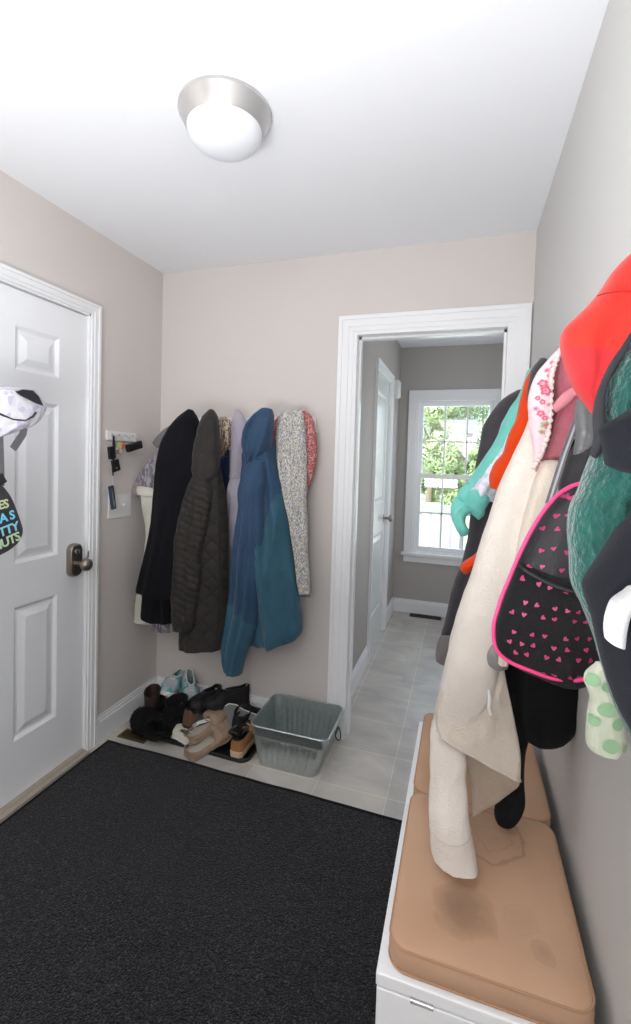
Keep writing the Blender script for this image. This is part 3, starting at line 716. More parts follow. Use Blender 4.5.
# --- long black coat
F_['black'] = fabric('black_wool', (11, 12, 17), (15, 16, 22), bump=.15, bscale=260, sheen=.03)
t = thing('long_coat', 'long black wool coat nearest the corner on the back wall', 'coat', tuple(at(190, 412, 'y', D-.2)))
cloth('coat_body', Z1([(243, 54, 255, 56), (222, 76, 268, 80), (200, 98, 275, 112), (184, 122, 277, 150), (172, 150, 276, 200), (160, 210, 272, 250), (152, 300, 264, 300), (145, 370, 256, 370), (132, 440, 250, 440), (118, 495, 245, 500), (105, 545, 235, 560), (108, 553, 225, 572)]), D-.30, .06, F_['black'], t, seed=51, folds=4, famp=.009, nv=80, wr=.002)
cloth('coat_tail', Z1([(135, 480, 225, 480), (122, 540, 215, 540), (118, 585, 210, 590), (118, 620, 205, 632), (122, 626, 200, 638)]), D-.27, .045, F_['black'], t, seed=52, folds=5, famp=.012)

# --- things left of the black coat
F_['greycollar'] = fabric('grey_felt', (120, 118, 120))
o, _ = cloth('grey_jacket', Z1([(205, 90, 235, 88), (180, 108, 235, 108), (160, 128, 230, 128), (150, 144, 225, 144), (158, 156, 220, 160), (175, 175, 225, 180), (185, 300, 225, 300), (180, 420, 222, 420)]), D-.11, .04, F_['greycollar'], seed=61, folds=3, famp=.006)
tag(o, 'grey felt jacket, only its collar showing behind black coat', 'jacket')
F_['greyprint'] = speckle('grey_patterned_cloth', [(150, 146, 156), (124, 120, 130), (170, 166, 172), (110, 106, 118)], 130, bump=.3, stretch=(1, 1, .35))
t = thing('patterned_blouse', 'grey patterned blouse with a stud-edged cuff beside cream trousers', 'blouse', tuple(at(160, 440, 'y', D-.1)))
cloth('blouse_body', Z1([(170, 165, 200, 165), (160, 200, 200, 200), (160, 300, 200, 300), (150, 450, 200, 450), (148, 560, 205, 560), (144, 630, 206, 635), (146, 655, 204, 662)]), D-.2, .03, F_['greyprint'], t, seed=62, folds=6, famp=.01)
cloth('sleeve', Z1([(150, 180, 175, 178), (128, 205, 172, 205), (108, 235, 166, 238), (94, 258, 158, 264), (86, 272, 140, 280)]), D-.2, .025, F_['greyprint'], t, seed=63, folds=3, famp=.006, nv=30)
F_['cuffgrey'] = fabric('grey_cuff', (150, 140, 140))
cloth('cuff', Z1([(92, 250, 116, 262), (84, 268, 112, 282), (88, 284, 106, 292)]), D-.225, .012, F_['cuffgrey'], t, seed=64, folds=0, nv=12, nu=24)
b = MB()
for (x, y) in ((95, 266), (104, 272), (98, 280), (91, 274), (107, 262)):
    p = at(100+x/2.743, 390+y/2.743, 'y', D-.2375); b.lathe([(.003, 0), (.002, -.0025), (.0003, -.003)], p, n=10, axis='y')
b.build('studs', M['black_metal'], t, smooth=True)
F_['cream'] = fabric('cream_denim', (214, 212, 200), (204, 200, 188))
t = thing('cream_trousers', 'cream trousers hanging left of the black coat near corner', 'trousers', tuple(at(145, 490, 'y', D-.14)))
cloth('trouser_legs', Z1([(110, 280, 165, 285), (112, 300, 168, 305), (118, 340, 175, 345), (126, 400, 185, 405), (122, 460, 190, 460), (108, 530, 195, 530), (100, 580, 190, 585), (94, 636, 150, 642)]), D-.245, .018, F_['cream'], t, seed=66, folds=4, famp=.008)
cloth('waistband', Z1([(104, 264, 150, 272), (103, 274, 156, 284), (106, 286, 158, 294)]), D-.248, .022, F_['cream'], t, seed=67, folds=0, wr=.001, nv=10)

# ------------------------------------------------------------------ key rack and keys (left wall)
KY0, KY1 = 1.835, 2.045
t = thing('key_rack', 'small white wooden key rack with four hooks above the switch', 'key rack', (L, 1.94, 1.505))
b = MB(); b.box(L, L+.012, KY0, KY1, 1.483, 1.53); b.build('board', M['plastic_w'], t, bevel=.002)
for y in (1.868, 1.915, 1.962, 2.012):
    b = MB(); b.tube([(L+.012, y, 1.512), (L+.024, y, 1.507), (L+.034, y, 1.496), (L+.04, y, 1.502), (L+.041, y, 1.513)], .0024, n=8); b.lathe([(.006, 0), (.006, .002), (.001, .003)], (L+.012, y, 1.512), n=14, axis='x'); b.build('hook', M['nickel'], t, smooth=True)
M['blackp'] = mat('black_plastic', (20, 20, 22), rough=.35)
def wl(px, py, off=.04): return at(px, py, 'x', L+off)
t = thing('key_bunch', 'black car key fob on black strap hanging from key rack', 'keys', tuple(wl(113, 437)))
b = MB(); b.tube([wl(113.6, 436), wl(114, 446), wl(113.5, 458), wl(113, 468), wl(113, 476)], [.004, .008, .006, .006, .0025], n=8); b.build('strap', fabric('strap_black', (30, 28, 40)), t, smooth=True)
def slab(name, c4, off, th, m, parent, bevel=.003):
    "flat block on the left wall with the four photo corners c4"
    A = [wl(x, y, off) for x, y in c4]; Bk = [wl(x, y, off)-Vector((th, 0, 0)) for x, y in c4]
    b = MB(); b.add(A+Bk, [(0, 1, 2, 3), (4, 7, 6, 5), (0, 4, 5, 1), (1, 5, 6, 2), (2, 6, 7, 3), (3, 7, 4, 0)]); return b.build(name, m, parent, bevel=bevel)
slab('pouch', ((109.2, 447), (115.5, 446), (116.5, 458.5), (110.5, 459.5)), .045, .014, M['blackp'], t)
fb = slab('key_fob', ((112.2, 461), (119, 459), (121, 470), (114.5, 472.5)), .05, .012, M['blackp'], t)
slab('button', ((115.4, 467.6), (118, 467), (118.4, 469), (116, 469.6)), .0515, .002, M['chrome'], fb, bevel=.0005)
t = thing('key_ring', 'small colourful plastic key ring and brass keys on rack', 'keys', tuple(wl(121, 440)))
b = MB(); ccc = wl(119, 451, .04); b.tube([ccc+Vector((0, .014*math.cos(a), .026*math.sin(a))) for a in [2*PI*i/20 for i in range(20)]], .0016, n=6, closed=True); b.build('ring', M['nickel'], t, smooth=True)
for i, (pxy, colr) in enumerate((((120.5, 445), (214, 190, 70)), ((123.5, 446.5), (206, 110, 96)), ((117.5, 452), (150, 130, 110)))):
    slab('charm', ((pxy[0]-1.8, pxy[1]-2), (pxy[0]+1.8, pxy[1]-2.6), (pxy[0]+2, pxy[1]+2.2), (pxy[0]-1.5, pxy[1]+2.6)), .044, .003, mat('charm_%d' % i, colr, rough=.4), t, bevel=.001)
t = thing('key_case', 'black leather key case tilted at right end of key rack', 'key case', tuple(wl(133, 441)))
slab('case', ((127, 445), (142, 440.5), (143.3, 448), (129.2, 452.5)), .05, .018, mat('black_leather', (22, 21, 22), rough=.45, bump=.2, bscale=200), t, bevel=.004)
slab('flap', ((128.2, 445.6), (141, 441.8), (141.6, 445), (129, 449)), .0525, .004, mat('black_leather_flap', (32, 31, 32), rough=.4), t, bevel=.001)
b = MB(); b.tube([wl(134.5, 436.5, .04), wl(135, 440, .046), wl(135.5, 442, .05)], .003, n=8); b.build('loop', M['nickel'], t, smooth=True)
t = thing('pocket_knife', 'slim blue-grey folding pocket tool hanging below the key fob', 'pocket tool', tuple(wl(113, 480)))
slab('body', ((109.7, 486.5), (113.9, 485), (117, 508.5), (112.6, 510)), .045, .012, mat('blue_grey_metal', (72, 92, 118), rough=.3, metal=.7), t, bevel=.003)
slab('inlay', ((111, 489), (112.4, 488.6), (115.2, 506.4), (113.8, 507)), .0462, .003, mat('steel_light', (170, 178, 190), rough=.25, metal=.8), t, bevel=.0005)
b = MB(); b.tube([wl(113, 476), wl(113, 486, .043)], .0009, n=6); b.build('chain', M['nickel'], t)

# ------------------------------------------------------------------ shoe tray, shoes
t0 = thing('boot_tray', 'black plastic boot tray on tile floor against back wall', 'tray', (-1.235, 2.07, 0), (0, 0, math.radians(-2)))
b = MB(); out = rrect(-.345, .345, -.158, .158, .05, 8); n = len(out)
rings = [[(x*s_, y*s_, z) for x, y in out] for (s_, z) in ((.96, .0), (.99, .002), (1.0, .018), (.985, .022), (.97, .018), (.95, .006))]
b.add([p for r_ in rings for p in r_], [(i*n+k, i*n+(k+1) % n, (i+1)*n+(k+1) % n, (i+1)*n+k) for i in range(5) for k in range(n)]+[tuple(range(n-1, -1, -1)), tuple(5*n+k for k in range(n))])
M['tray'] = mat('black_rubber', (16, 16, 17), rough=.45)
b.build('tray_shell', M['tray'], t0, smooth=True, local=True)
b = MB()
for i in range(14): x = -.3+.6*i/13; b.box(x-.003, x+.003, -.13, .13, .006, .009)
b.build('ribs', M['tray'], t0, local=True)

def lerp(a, b_, t): return a+(b_-a)*t
def interp(tab, x):
    for i in range(len(tab)-1):
        if x <= tab[i+1][0]:
            f = (x-tab[i][0])/(tab[i+1][0]-tab[i][0]); f = f*f*(3-2*f); return lerp(tab[i][1], tab[i+1][1], f)
    return tab[-1][1]
def shoe(name, label, px, py, zb, rz, m_up, m_sole, m_in, L_=.25, Wd=.09, sole=.02, toe_h=.045, vamp=.08, collar=.075, heel=.085, opening=.42, rx=0, ry=0, laces=None, stripes=None, shaft=0, group=None, cat_='shoe', fuzz=0, seam=None, pos=None, toecap=None, rimc=None, outsole=None, gap=.62):
    "shoe in local space: toe +x, sole on z = 0"
    p = pos or at(px, py, 'z', zb)
    t = thing(name, label, cat_, (p[0], p[1], zb), (rx, ry, rz), group)
    wt = lambda u: Wd/2*interp([(0, .45), (.06, .68), (.2, .74), (.45, .78), (.7, 1), (.86, .93), (.96, .62), (1, .3)], u)
    ht = lambda u: interp([(0, heel), (.2, collar), (1-opening-.0, collar*.95), (.62, vamp), (.8, toe_h*1.05), (.93, toe_h*.85), (1, toe_h*.45)], u) if opening < .5 else interp([(0, heel), (.25, collar), (opening, collar*1.0), (min(.9, opening+.14), vamp), (.92, toe_h*.85), (1, toe_h*.45)], u)
    o_end = 1-opening if opening < .5 else opening
    if opening < .5: o_end = opening+.12
    nst, nr = 34, 14
    b = MB(); vs = []; 
    us = [((1-math.cos(PI*i/nst))/2) for i in range(nst+1)]
    for u in us:
        w, h = wt(u), ht(u)
        op = gap*max(0, min(1, (o_end-u)/.1+.0)) if u < o_end else 0
        op = math.sqrt(max(0, op/gap))*gap if op > 0 else 0
        for side in (-1, 1):
            for k in range(nr+1):
                q = k/nr; lat = 1-(1-op)*q**2.6; z = h*(1-(1-q)**1.9)
                vs.append(((u-.5)*L_, side*w*lat*(1+.08*math.sin(PI*min(1, q*1.5))), sole*.9+z))
    row = 2*(nr+1); fs = []
    for i in range(nst):
        for s_ in (0, 1):
            for k in range(nr):
                a = i*row+s_*(nr+1)+k; fs.append((a, a+1, a+row+1, a+row))
    # heel and toe closure
    for k in range(nr):
        fs.append((k, k+1, nr+1+k+1, nr+1+k)); a = nst*row; fs.append((a+k, a+k+1, a+nr+1+k+1, a+nr+1+k))
    b.add(vs, fs)
    if fuzz:
        rnd = random.Random(int(px)); 
        for _ in range(2600):
            i = rnd.randrange(nst); f = fs[rnd.randrange(len(fs))]; c = sum((Vector(vs[x]) for x in f), Vector())/4
            nrm = Vector((0, c.y, c.z-.03)).normalized(); e = c+(nrm+Vector((rnd.gauss(0, .5), rnd.gauss(0, .5), rnd.gauss(0, .5))))*fuzz; w_ = Vector((rnd.gauss(0, 1), rnd.gauss(0, 1), rnd.gauss(0, 1))).normalized()*.0015
            b.add([c-w_, c+w_, e], [(0, 1, 2)])
    mats = [m_up]
    if toecap:
        mats.append(toecap)
        for fi, f in enumerate(b.f):
            if fi < len(fs):
                cx_ = sum(b.v[x][0] for x in f)/len(f)
                if cx_ > L_*.3 or cx_ < -L_*.36: b.m[fi] = 1
    up = b.build('upper', mats, t, smooth=True, local=True, angle=75)
    bm = bmesh.new(); bm.from_mesh(up.data); bmesh.ops.remove_doubles(bm, verts=bm.verts, dist=.0004); bm.to_mesh(up.data); bm.free()
    so = up.modifiers.new('solid', 'SOLIDIFY'); so.thickness = .003; so.offset = -1
    # rim of the opening
    rim = []
    for side in (-1, 1):
        seq = us if side == -1 else us[::-1]
        for u in seq:
            if u > o_end+.01: continue
            w, h = wt(u), ht(u); op = gap*max(0, min(1, (o_end-u)/.1)); op = math.sqrt(max(0, op/gap))*gap if op > 0 else 0
            rim.append(((u-.5)*L_, side*w*op, sole*.9+h))
    if rim:
        b = MB(); b.tube(rim, .0032, n=8, closed=True); b.build('collar', rimc or m_in, t, smooth=True, local=True)
    # sole
    b = MB(); outl = [((u-.5)*L_*1.03, -wt(u)*1.07) for u in us]+[((u-.5)*L_*1.03, wt(u)*1.07) for u in us[::-1]]
    n = len(outl)
    rg = [[(x*s_, y*s_, z+(0 if outsole else max(0, x/L_-.25)*.06)) for x, y in outl] for (s_, z) in ((.94, 0), (1, .003), (1.0, sole*.6), (1.01, sole), (.97, sole+.003))]
    b.add([p_ for r_ in rg for p_ in r_], [(i*n+k, i*n+(k+1) % n, (i+1)*n+(k+1) % n, (i+1)*n+k) for i in range(4) for k in range(n)]+[tuple(range(n-1, -1, -1)), tuple(4*n+k for k in range(n))])
    b.build('sole', m_sole, t, smooth=True, local=True)
    if outsole:
        b = MB(); b.add([(x*.93, y*.9, -.003) for x, y in outl]+[(x*.94, y*.92, .001) for x, y in outl], [tuple(range(n)), tuple(range(2*n-1, n-1, -1))]+[(k, (k+1) % n, n+(k+1) % n, n+k) for k in range(n)]); b.build('outsole', outsole, t, local=True)
    b = MB(); ins = [((u-.5)*L_*.97, -wt(u)*.93) for u in us]+[((u-.5)*L_*.97, wt(u)*.93) for u in us[::-1]]
    b.add([(x, y, sole+.006) for x, y in ins]+[(x, y, sole+.002) for x, y in ins], [tuple(range(n)), tuple(range(2*n-1, n-1, -1))]+[(k, (k+1) % n, n+(k+1) % n, n+k) for k in range(n)])
    b.build('insole', m_in, t, local=True)
    if shaft:
        b = MB(); prof = []
        for k in range(9):
            q = k/8; z = sole+collar*.75+shaft*q; ring = []
            for j_ in range(28):
                a = 2*PI*j_/28; rx_ = L_*.19*(1+.12*q)*(1+.03*math.sin(a*3+q*5)); ry_ = Wd*.40*(1+.1*q)
                ring.append((-L_*.27+rx_*math.cos(a)+.006*q, ry_*math.sin(a), z+(.012*math.cos(a) if k == 8 else 0)))
            prof.append(ring)
        for k in (8, 4, 0):
            prof.append([(x*.0+(-L_*.27)+(x+L_*.27)*.9, y*.9, z-(.001 if k == 8 else 0)) for x, y, z in prof[k]])
        n_ = 28; b.add([q for r_ in prof for q in r_], [(i*n_+k, i*n_+(k+1) % n_, (i+1)*n_+(k+1) % n_, (i+1)*n_+k) for i in range(len(prof)-1) for k in range(n_)])
        if fuzz:
            rnd = random.Random(9)
            for _ in range(1500):
                c = Vector(prof[rnd.randrange(9)][rnd.randrange(28)])+Vector((0, 0, rnd.uniform(-.01, .01))); nrm = Vector((c.x+L_*.27, c.y, 0)).normalized(); e = c+(nrm+Vector((rnd.gauss(0, .4), rnd.gauss(0, .4), rnd.gauss(0, .4))))*fuzz; w_ = Vector((rnd.gauss(0, 1), rnd.gauss(0, 1), rnd.gauss(0, 1))).normalized()*.0015
                b.add([c-w_, c+w_, e], [(0, 1, 2)])
        b.build('shaft', m_up, t, smooth=True, local=True, angle=60)
        b = MB(); b.tube([Vector(q) for q in prof[8]], .003, n=8, closed=True); b.build('shaft_edge', rimc or m_up, t, smooth=True, local=True)
    if laces:
        b = MB()
        for k in range(5):
            u = o_end+.02+k*.035; h = ht(u)+sole*.9+.003; w = wt(u)*.36
            b.tube([((u-.5)*L_, -w, h-.004), ((u-.5+.012)*L_, 0, h+.001), ((u-.5)*L_, w, h-.004)], .0022, n=6)
        b.build('laces', laces, t, smooth=True, local=True)
    if stripes:
        for side in (-1, 1):
            b = MB(); c = []
            for (u, q) in ((.40, .2), (.46, .5), (.50, .8), (.56, .8), (.62, .5), (.70, .2), (.62, .3), (.55, .55), (.48, .3)):
                w, h = wt(u), ht(u); c.append(((u-.5)*L_, side*(w*(1-q**2.6)*(1+.08*math.sin(PI*min(1, q*1.5)))+.002), sole*.9+h*(1-(1-q)**1.9)+.001))
            b.tube(c, .004, n=6, closed=True); b.build('side_stripe', stripes, t, smooth=True, local=True)
    if seam:
        b = MB(); pts = []
        for k in range(17):
            a = -PI/2+PI*k/16; u = .66+.2*math.cos(a); y = wt(u)*.62*math.sin(a); q = 1-abs(y)/wt(u); qq = max(.0, (1-abs(y)/wt(u)))**(1/2.6); pts.append(((u-.5)*L_, y, sole*.9+ht(u)*(1-(1-qq)**1.9)+.0025))
        b.tube(pts, .0022, n=6); b.build('moccasin_seam', seam, t, smooth=True, local=True)
    return t
S = {}
S['brown'] = mat('dark_brown_leather', (54, 42, 37), rough=.42, bump=.15, bscale=60)
S['blk'] = mat('black_shoe_cloth', (18, 18, 20), rough=.7, bump=.2, bscale=200)
S['blkl'] = mat('black_shoe_leather', (24, 24, 27), rough=.4)
S['fuzz'] = mat('black_fleece', (12, 12, 14), rough=1, bump=.6, bscale=150)
S['silver'] = mat('silver_mesh', (178, 184, 188), rough=.45, bump=.4, bscale=220, rgb2=(70, 165, 172), cscale=22, contrast=(.52, .58))
S['teal'] = mat('teal_overlay', (48, 160, 166), rough=.4)
S['white'] = mat('white_rubber', (224, 224, 220), rough=.5)
S['dkgrey'] = mat('dark_grey_mesh', (58, 60, 64), rough=.7, bump=.4, bscale=240)
S['grey'] = mat('grey_rubber', (104, 106, 108), rough=.6)
S['tan'] = fabric('tan_suede', (164, 142, 122), (150, 128, 108), bump=.4, cscale=20)
S['plush'] = mat('plush_lining', (192, 186, 172), rough=1, bump=1, bscale=170)
S['seam'] = fabric('seam_thread', (132, 110, 92))
S['canvas'] = fabric('off_white_canvas', (212, 206, 192))
S['orange'] = mat('tan_orange_leather', (158, 108, 66), rough=.5, bump=.2, bscale=120)
S['beige'] = mat('beige_rubber', (190, 166, 140), rough=.6)
rd = math.radians
pp = lambda x, y: (x, y)
# back row
shoe('ankle_boot', 'dark brown leather ankle boot, heel forward, left end of tray', 153, 700, .022, rd(112), S['brown'], S['blk'], S['dkgrey'], L_=.24, Wd=.09, collar=.07, heel=.07, vamp=.085, shaft=.085, pos=(-1.53, 2.08), cat_='boot')
shoe('fuzzy_boot', 'black fleecy boot lying on its side at front left', 150, 722, .06, rd(184), S['fuzz'], M['tray'], S['fuzz'], L_=.24, Wd=.11, collar=.075, heel=.08, vamp=.085, toe_h=.07, shaft=.05, rx=rd(-78), fuzz=.007, pos=(-1.44, 1.985), cat_='boot')
shoe('fuzzy_boot', 'black fleecy boot standing behind the white canvas flat', 180, 705, .022, rd(70), S['fuzz'], M['tray'], S['fuzz'], L_=.25, Wd=.12, collar=.08, heel=.085, vamp=.085, toe_h=.06, shaft=.06, fuzz=.007, pos=(-1.335, 2.08), cat_='boot')
shoe('running_shoe', 'silver and teal running shoe tipped up against wall corner', 173, 683, .12, rd(285), S['silver'], S['white'], S['teal'], L_=.21, Wd=.085, ry=rd(-12), rx=rd(-10), laces=S['white'], stripes=S['teal'], rimc=S['white'], pos=(-1.475, 2.14), cat_='shoe')
shoe('running_shoe', 'silver and teal running shoe lying beside round-toed black shoe', 189, 690, .105, rd(310), S['silver'], S['white'], S['teal'], L_=.21, Wd=.085, ry=rd(14), rx=rd(-15), laces=S['white'], stripes=S['teal'], rimc=S['white'], pos=(-1.385, 2.15), cat_='shoe')
shoe('slip_on_shoe', 'round-toed black slip-on shoe behind the tan slippers', 205, 692, .075, rd(262), S['blk'], S['blk'], S['dkgrey'], L_=.23, Wd=.095, toe_h=.06, vamp=.07, ry=rd(-12), pos=(-1.265, 2.13))
shoe('dress_shoe', 'black shoe directly under the blue raincoat sleeve', 232, 686, .10, rd(228), S['blk'], S['blk'], S['dkgrey'], L_=.24, Wd=.09, ry=rd(-6), rx=rd(10), pos=(-1.14, 2.15))
shoe('grey_sneaker', 'dark grey sneaker with white sole rim, tipped on side', 220, 705, .04, rd(225), S['dkgrey'], S['white'], S['grey'], L_=.24, Wd=.088, sole=.014, rx=rd(62), pos=(-1.16, 2.08), outsole=S['dkgrey'])
shoe('upturned_sneaker', 'black sneaker on its side, grey sole with white rim showing', 250, 706, .105, rd(172), S['blk'], S['white'], S['grey'], L_=.23, Wd=.105, sole=.014, rx=rd(125), ry=rd(0), pos=(-1.025, 2.075), outsole=S['grey'])
shoe('brown_clog', 'brown suede shoe hidden behind the tan slippers', 192, 712, .03, rd(80), fabric('brown_suede', (104, 76, 60)), S['blk'], S['blk'], L_=.2, Wd=.08, pos=(-1.26, 2.075), ry=rd(8), collar=.055)
shoe('high_top_shoe', 'black high-top shoe standing against wall behind upturned grey sole', 252, 693, .022, rd(80), S['blk'], M['tray'], S['blk'], L_=.22, Wd=.095, collar=.09, heel=.1, vamp=.09, toe_h=.06, shaft=.035, pos=(-1.0, 2.135))
# front row
shoe('moccasin_slipper', 'tan suede moccasin slipper, left one of the pair', 204, 720, .055, rd(72), S['tan'], S['tan'], S['plush'], L_=.235, Wd=.124, sole=.010, collar=.022, heel=.034, vamp=.05, toe_h=.042, opening=.46, seam=S['seam'], pos=(-1.175, 2.02), ry=rd(-12), rx=rd(-4), rimc=S['tan'], cat_='slipper', gap=.86)
shoe('moccasin_slipper', 'tan suede moccasin slipper, right one, nearest the rug', 212, 738, .022, rd(66), S['tan'], S['tan'], S['plush'], L_=.25, Wd=.128, sole=.010, collar=.022, heel=.034, vamp=.05, toe_h=.042, opening=.46, seam=S['seam'], pos=(-1.125, 1.965), ry=rd(-10), rx=rd(4), rimc=S['tan'], cat_='slipper', gap=.86)
shoe('canvas_flat', 'off-white canvas flat shoe left of the tan slippers', 178, 738, .022, rd(160), S['canvas'], S['white'], S['plush'], L_=.19, Wd=.075, sole=.01, collar=.03, heel=.035, vamp=.04, toe_h=.035, opening=.5, pos=(-1.285, 1.955), rimc=S['canvas'])
shoe('leather_shoe', 'orange-tan leather shoe, heel forward, beside the metal bin', 242, 742, .022, rd(92), S['orange'], S['beige'], S['blk'], L_=.22, Wd=.088, sole=.026, collar=.05, heel=.06, vamp=.065, pos=(-.96, 2.015), laces=S['blk'])
b = MB()
pts = [Vector((-1.0+.04*math.cos(i*.9)+.02*math.sin(i*2.3), 2.03+.03*math.sin(i*1.1), .07+.03*math.sin(i*1.7)+.02*math.cos(i*.6))) for i in range(26)]
sm = [cat_pt for i in range(1, 24) for cat_pt in [pts[i].lerp(pts[i+1], k/4) for k in range(4)]]
b.tube(sm, .006, n=8)
o = b.build('strappy_sandal', S['blkl'], smooth=True); tag(o, 'tangle of black sandal straps between slippers and leather shoe', 'sandal')

# ------------------------------------------------------------------ galvanized bin
t = thing('metal_bin', 'rectangular galvanized metal bin beside the doorway trim', 'bin', (-.715, 2.045, 0))
gz = galvanized()
b = MB()
def bin_ring(hx, hy, z, amp=0, inward=0):
    pts = rrect(-.715+.015*(z/.2)-hx+inward, -.715+.015*(z/.2)+hx-inward, 2.045-hy+inward, 2.045+hy-inward, .035-inward*.5, 10)
    res = []
    # resample the outline evenly so the vertical ribs stay regular
    per = []; tot = 0
    for i in range(len(pts)):
        a = Vector(pts[i]); b_ = Vector(pts[(i+1) % len(pts)]); per.append((tot, a, b_)); tot += (b_-a).length
    n = 240
    for k in range(n):
        d = tot*k/n; seg = max((q for q in per if q[0] <= d+1e-9), key=lambda q: q[0]); a, b_ = seg[1], seg[2]; l_ = (b_-a).length
        p = a.lerp(b_, (d-seg[0])/l_ if l_ > 1e-9 else 0); c = Vector((-.715, 2.045)); nd = (p-c).normalized()
        p = p+nd*(amp*max(0, math.sin(2*PI*k*40/n)))
        res.append((p.x, p.y, z))
    return res
zs = [(0, 0), (.006, 0), (.02, 0), (.035, .005), (.13, .005), (.145, 0), (.153, .004), (.158, .004), (.165, 0), (.2, 0)]
rings = [bin_ring(lerp(.140, .185, z/.2), lerp(.118, .152, z/.2), z, a) if i not in (6, 7) else bin_ring(lerp(.140, .185, z/.2)+.003, lerp(.118, .152, z/.2)+.003, z) for i, (z, a) in enumerate(zs)]
rings += [bin_ring(lerp(.140, .185, z/.2), lerp(.118, .152, z/.2), z, -a if False else a, inward=.0025) for (z, a) in ((.2, 0), (.165, 0), (.145, 0), (.13, .005), (.035, .005), (.02, 0), (.006, 0))]
n = 240
b.add([p for r_ in rings for p in r_], [(i*n+k, i*n+(k+1) % n, (i+1)*n+(k+1) % n, (i+1)*n+k) for i in range(len(rings)-1) for k in range(n)]+[tuple(range(n-1, -1, -1)), tuple((len(rings)-1)*n+k for k in range(n))])
b.build('bin_body', gz, t, smooth=True, angle=50)
b = MB(); b.tube(bin_ring(.186, .153, .2)[::3], .0045, n=8, closed=True); b.build('rolled_rim', gz, t, smooth=True)
for sg in (1, -1):
    hb = MB(); hx = -.7+sg*.186; hb.box(min(hx, hx+sg*.004), max(hx, hx+sg*.004), 2.02, 2.07, .155, .175); 
    hb.tube([(hx+sg*(.004+.016*math.sin(PI*i/10)), 2.045+.035*math.cos(PI*i/10), .165-.035*math.sin(PI*i/10)) for i in range(11)]+[], .003, n=8)
    hb.tube([(hx+sg*.004, 2.01, .165), (hx+sg*.004, 2.08, .165)], .003, n=8)
    hb.build('handle', mat('dark_steel_%d' % (sg > 0), (70, 74, 76), rough=.4, metal=.9), t, smooth=True)

# ------------------------------------------------------------------ right wall: hook rail and clothes
t = thing('coat_rack', 'white hook rail on right wall carrying the children\'s jackets', 'coat rack', (R, 1.2, 1.62))
b = MB(); b.box(R-.018, R, .42, 1.90, 1.50, 1.57); b.build('rail', M['trim'], t, bevel=.003)
for y in (.5, 1.2, 1.35, 1.55, 1.75): hook(t, (R-.018, y, 1.54), (-1, 0, 0), M['nickel'])

G = {}
G['charcoal'] = fabric('charcoal_cloth', (66, 63, 67), (58, 55, 60), bump=.15)
t = thing('charcoal_coat', 'long charcoal coat farthest along right wall by the doorway', 'coat', tuple(at(530, 395, 'y', 1.75)))
cloth('coat_body', [(516, 391, 540, 391), (501, 401, 543, 403), (485, 423, 545, 424), (479, 445, 545, 448), (474, 471, 543, 472), (470, 510, 540, 510), (466, 540, 532, 540), (460, 565, 525, 565), (450, 597, 512, 598), (442, 633, 498, 636), (437, 652, 478, 658)], 1.75, .075, G['charcoal'], t, seed=71, folds=8, famp=.014, tprof=[.5]+[1]*10)
cloth('cuff', [(440, 636, 458, 638), (436, 648, 456, 652), (436, 659, 450, 665)], 1.66, .025, fabric('grey_rib', (120, 116, 116)), t, seed=72, folds=0, nv=14, nu=24)
G['teal'] = fabric('mint_fleece', (116, 200, 188), (108, 190, 179), bump=.25)
G['paleprint'] = speckle('pale_printed_lining', [(206, 214, 224), (218, 222, 230), (190, 204, 214), (224, 216, 226)], 90, bump=.1)
t = thing('mint_jacket', 'mint green jacket with rolled cuff in front of charcoal coat', 'jacket', tuple(at(528, 375, 'y', 1.55)))
cloth('sleeve', [(526, 371, 533, 371), (519, 392, 531, 392), (510, 408, 529, 410), (502, 422, 527, 428), (492, 447, 520, 455), (482, 462, 514, 468), (470, 478, 506, 487), (459, 490, 496, 503)], 1.55, .05, [G['teal'], G['paleprint']], t, seed=73, folds=6, famp=.012, mfun=lambda q, v, sa: 1 if (v > .5 and q > -.35-.5*(v-.5) and sa > -.5) else 0)
cloth('rolled_cuff', [(464, 482, 491, 493), (459, 488, 490, 501), (456, 494, 486, 508), (459, 500, 484, 515), (464, 507, 479, 520)], 1.53, .035, G['teal'], t, seed=74, folds=2, famp=.006, nv=24, foldramp=.01, tprof=[.9, 1.1, 1.1, 1, .6])
cloth('cuff_flap', [(457, 497, 478, 505), (453, 503, 474, 511), (451, 511, 467, 515), (453, 521, 466, 523), (457, 530, 469, 530), (461, 536, 467, 535)], 1.52, .028, G['teal'], t, seed=75, folds=3, famp=.012, nv=30, foldramp=.01, wr=.006)
G['orange'] = fabric('orange_fleece', (214, 66, 16), (204, 58, 12), bump=.2)
t = thing('orange_jacket', 'bright orange jacket between mint jacket and cream fleece', 'jacket', tuple(at(535, 372, 'y', 1.42)))
cloth('jacket_body', [(531, 370, 544, 370), (526, 382, 546, 384), (521, 398, 545, 400), (516, 418, 541, 420), (508, 434, 534, 438), (503, 450, 527, 454), (494, 462, 520, 468), (489, 474, 510, 482), (489, 487, 502, 492)], 1.42, .045, G['orange'], t, seed=76, folds=5, famp=.01, wr=.005, foldramp=.1)
cloth('sleeve_end', [(486, 534, 498, 536), (476, 552, 490, 555), (463, 562, 478, 564), (460, 568, 472, 570), (463, 573, 469, 573)], 1.40, .03, G['orange'], t, seed=77, folds=2, famp=.004, nv=40)
o, _ = cloth('dark_hoodie', [(538, 360, 548, 360), (531, 370, 549, 370), (528, 384, 546, 386), (526.5, 398, 540, 402), (528, 410, 536, 412), (530, 430, 540, 430), (520, 480, 540, 480)], 1.33, .04, G['charcoal'], seed=78, folds=3, famp=.006)
tag(o, 'dark grey hoodie edge between orange jacket and cream fleece', 'hoodie')

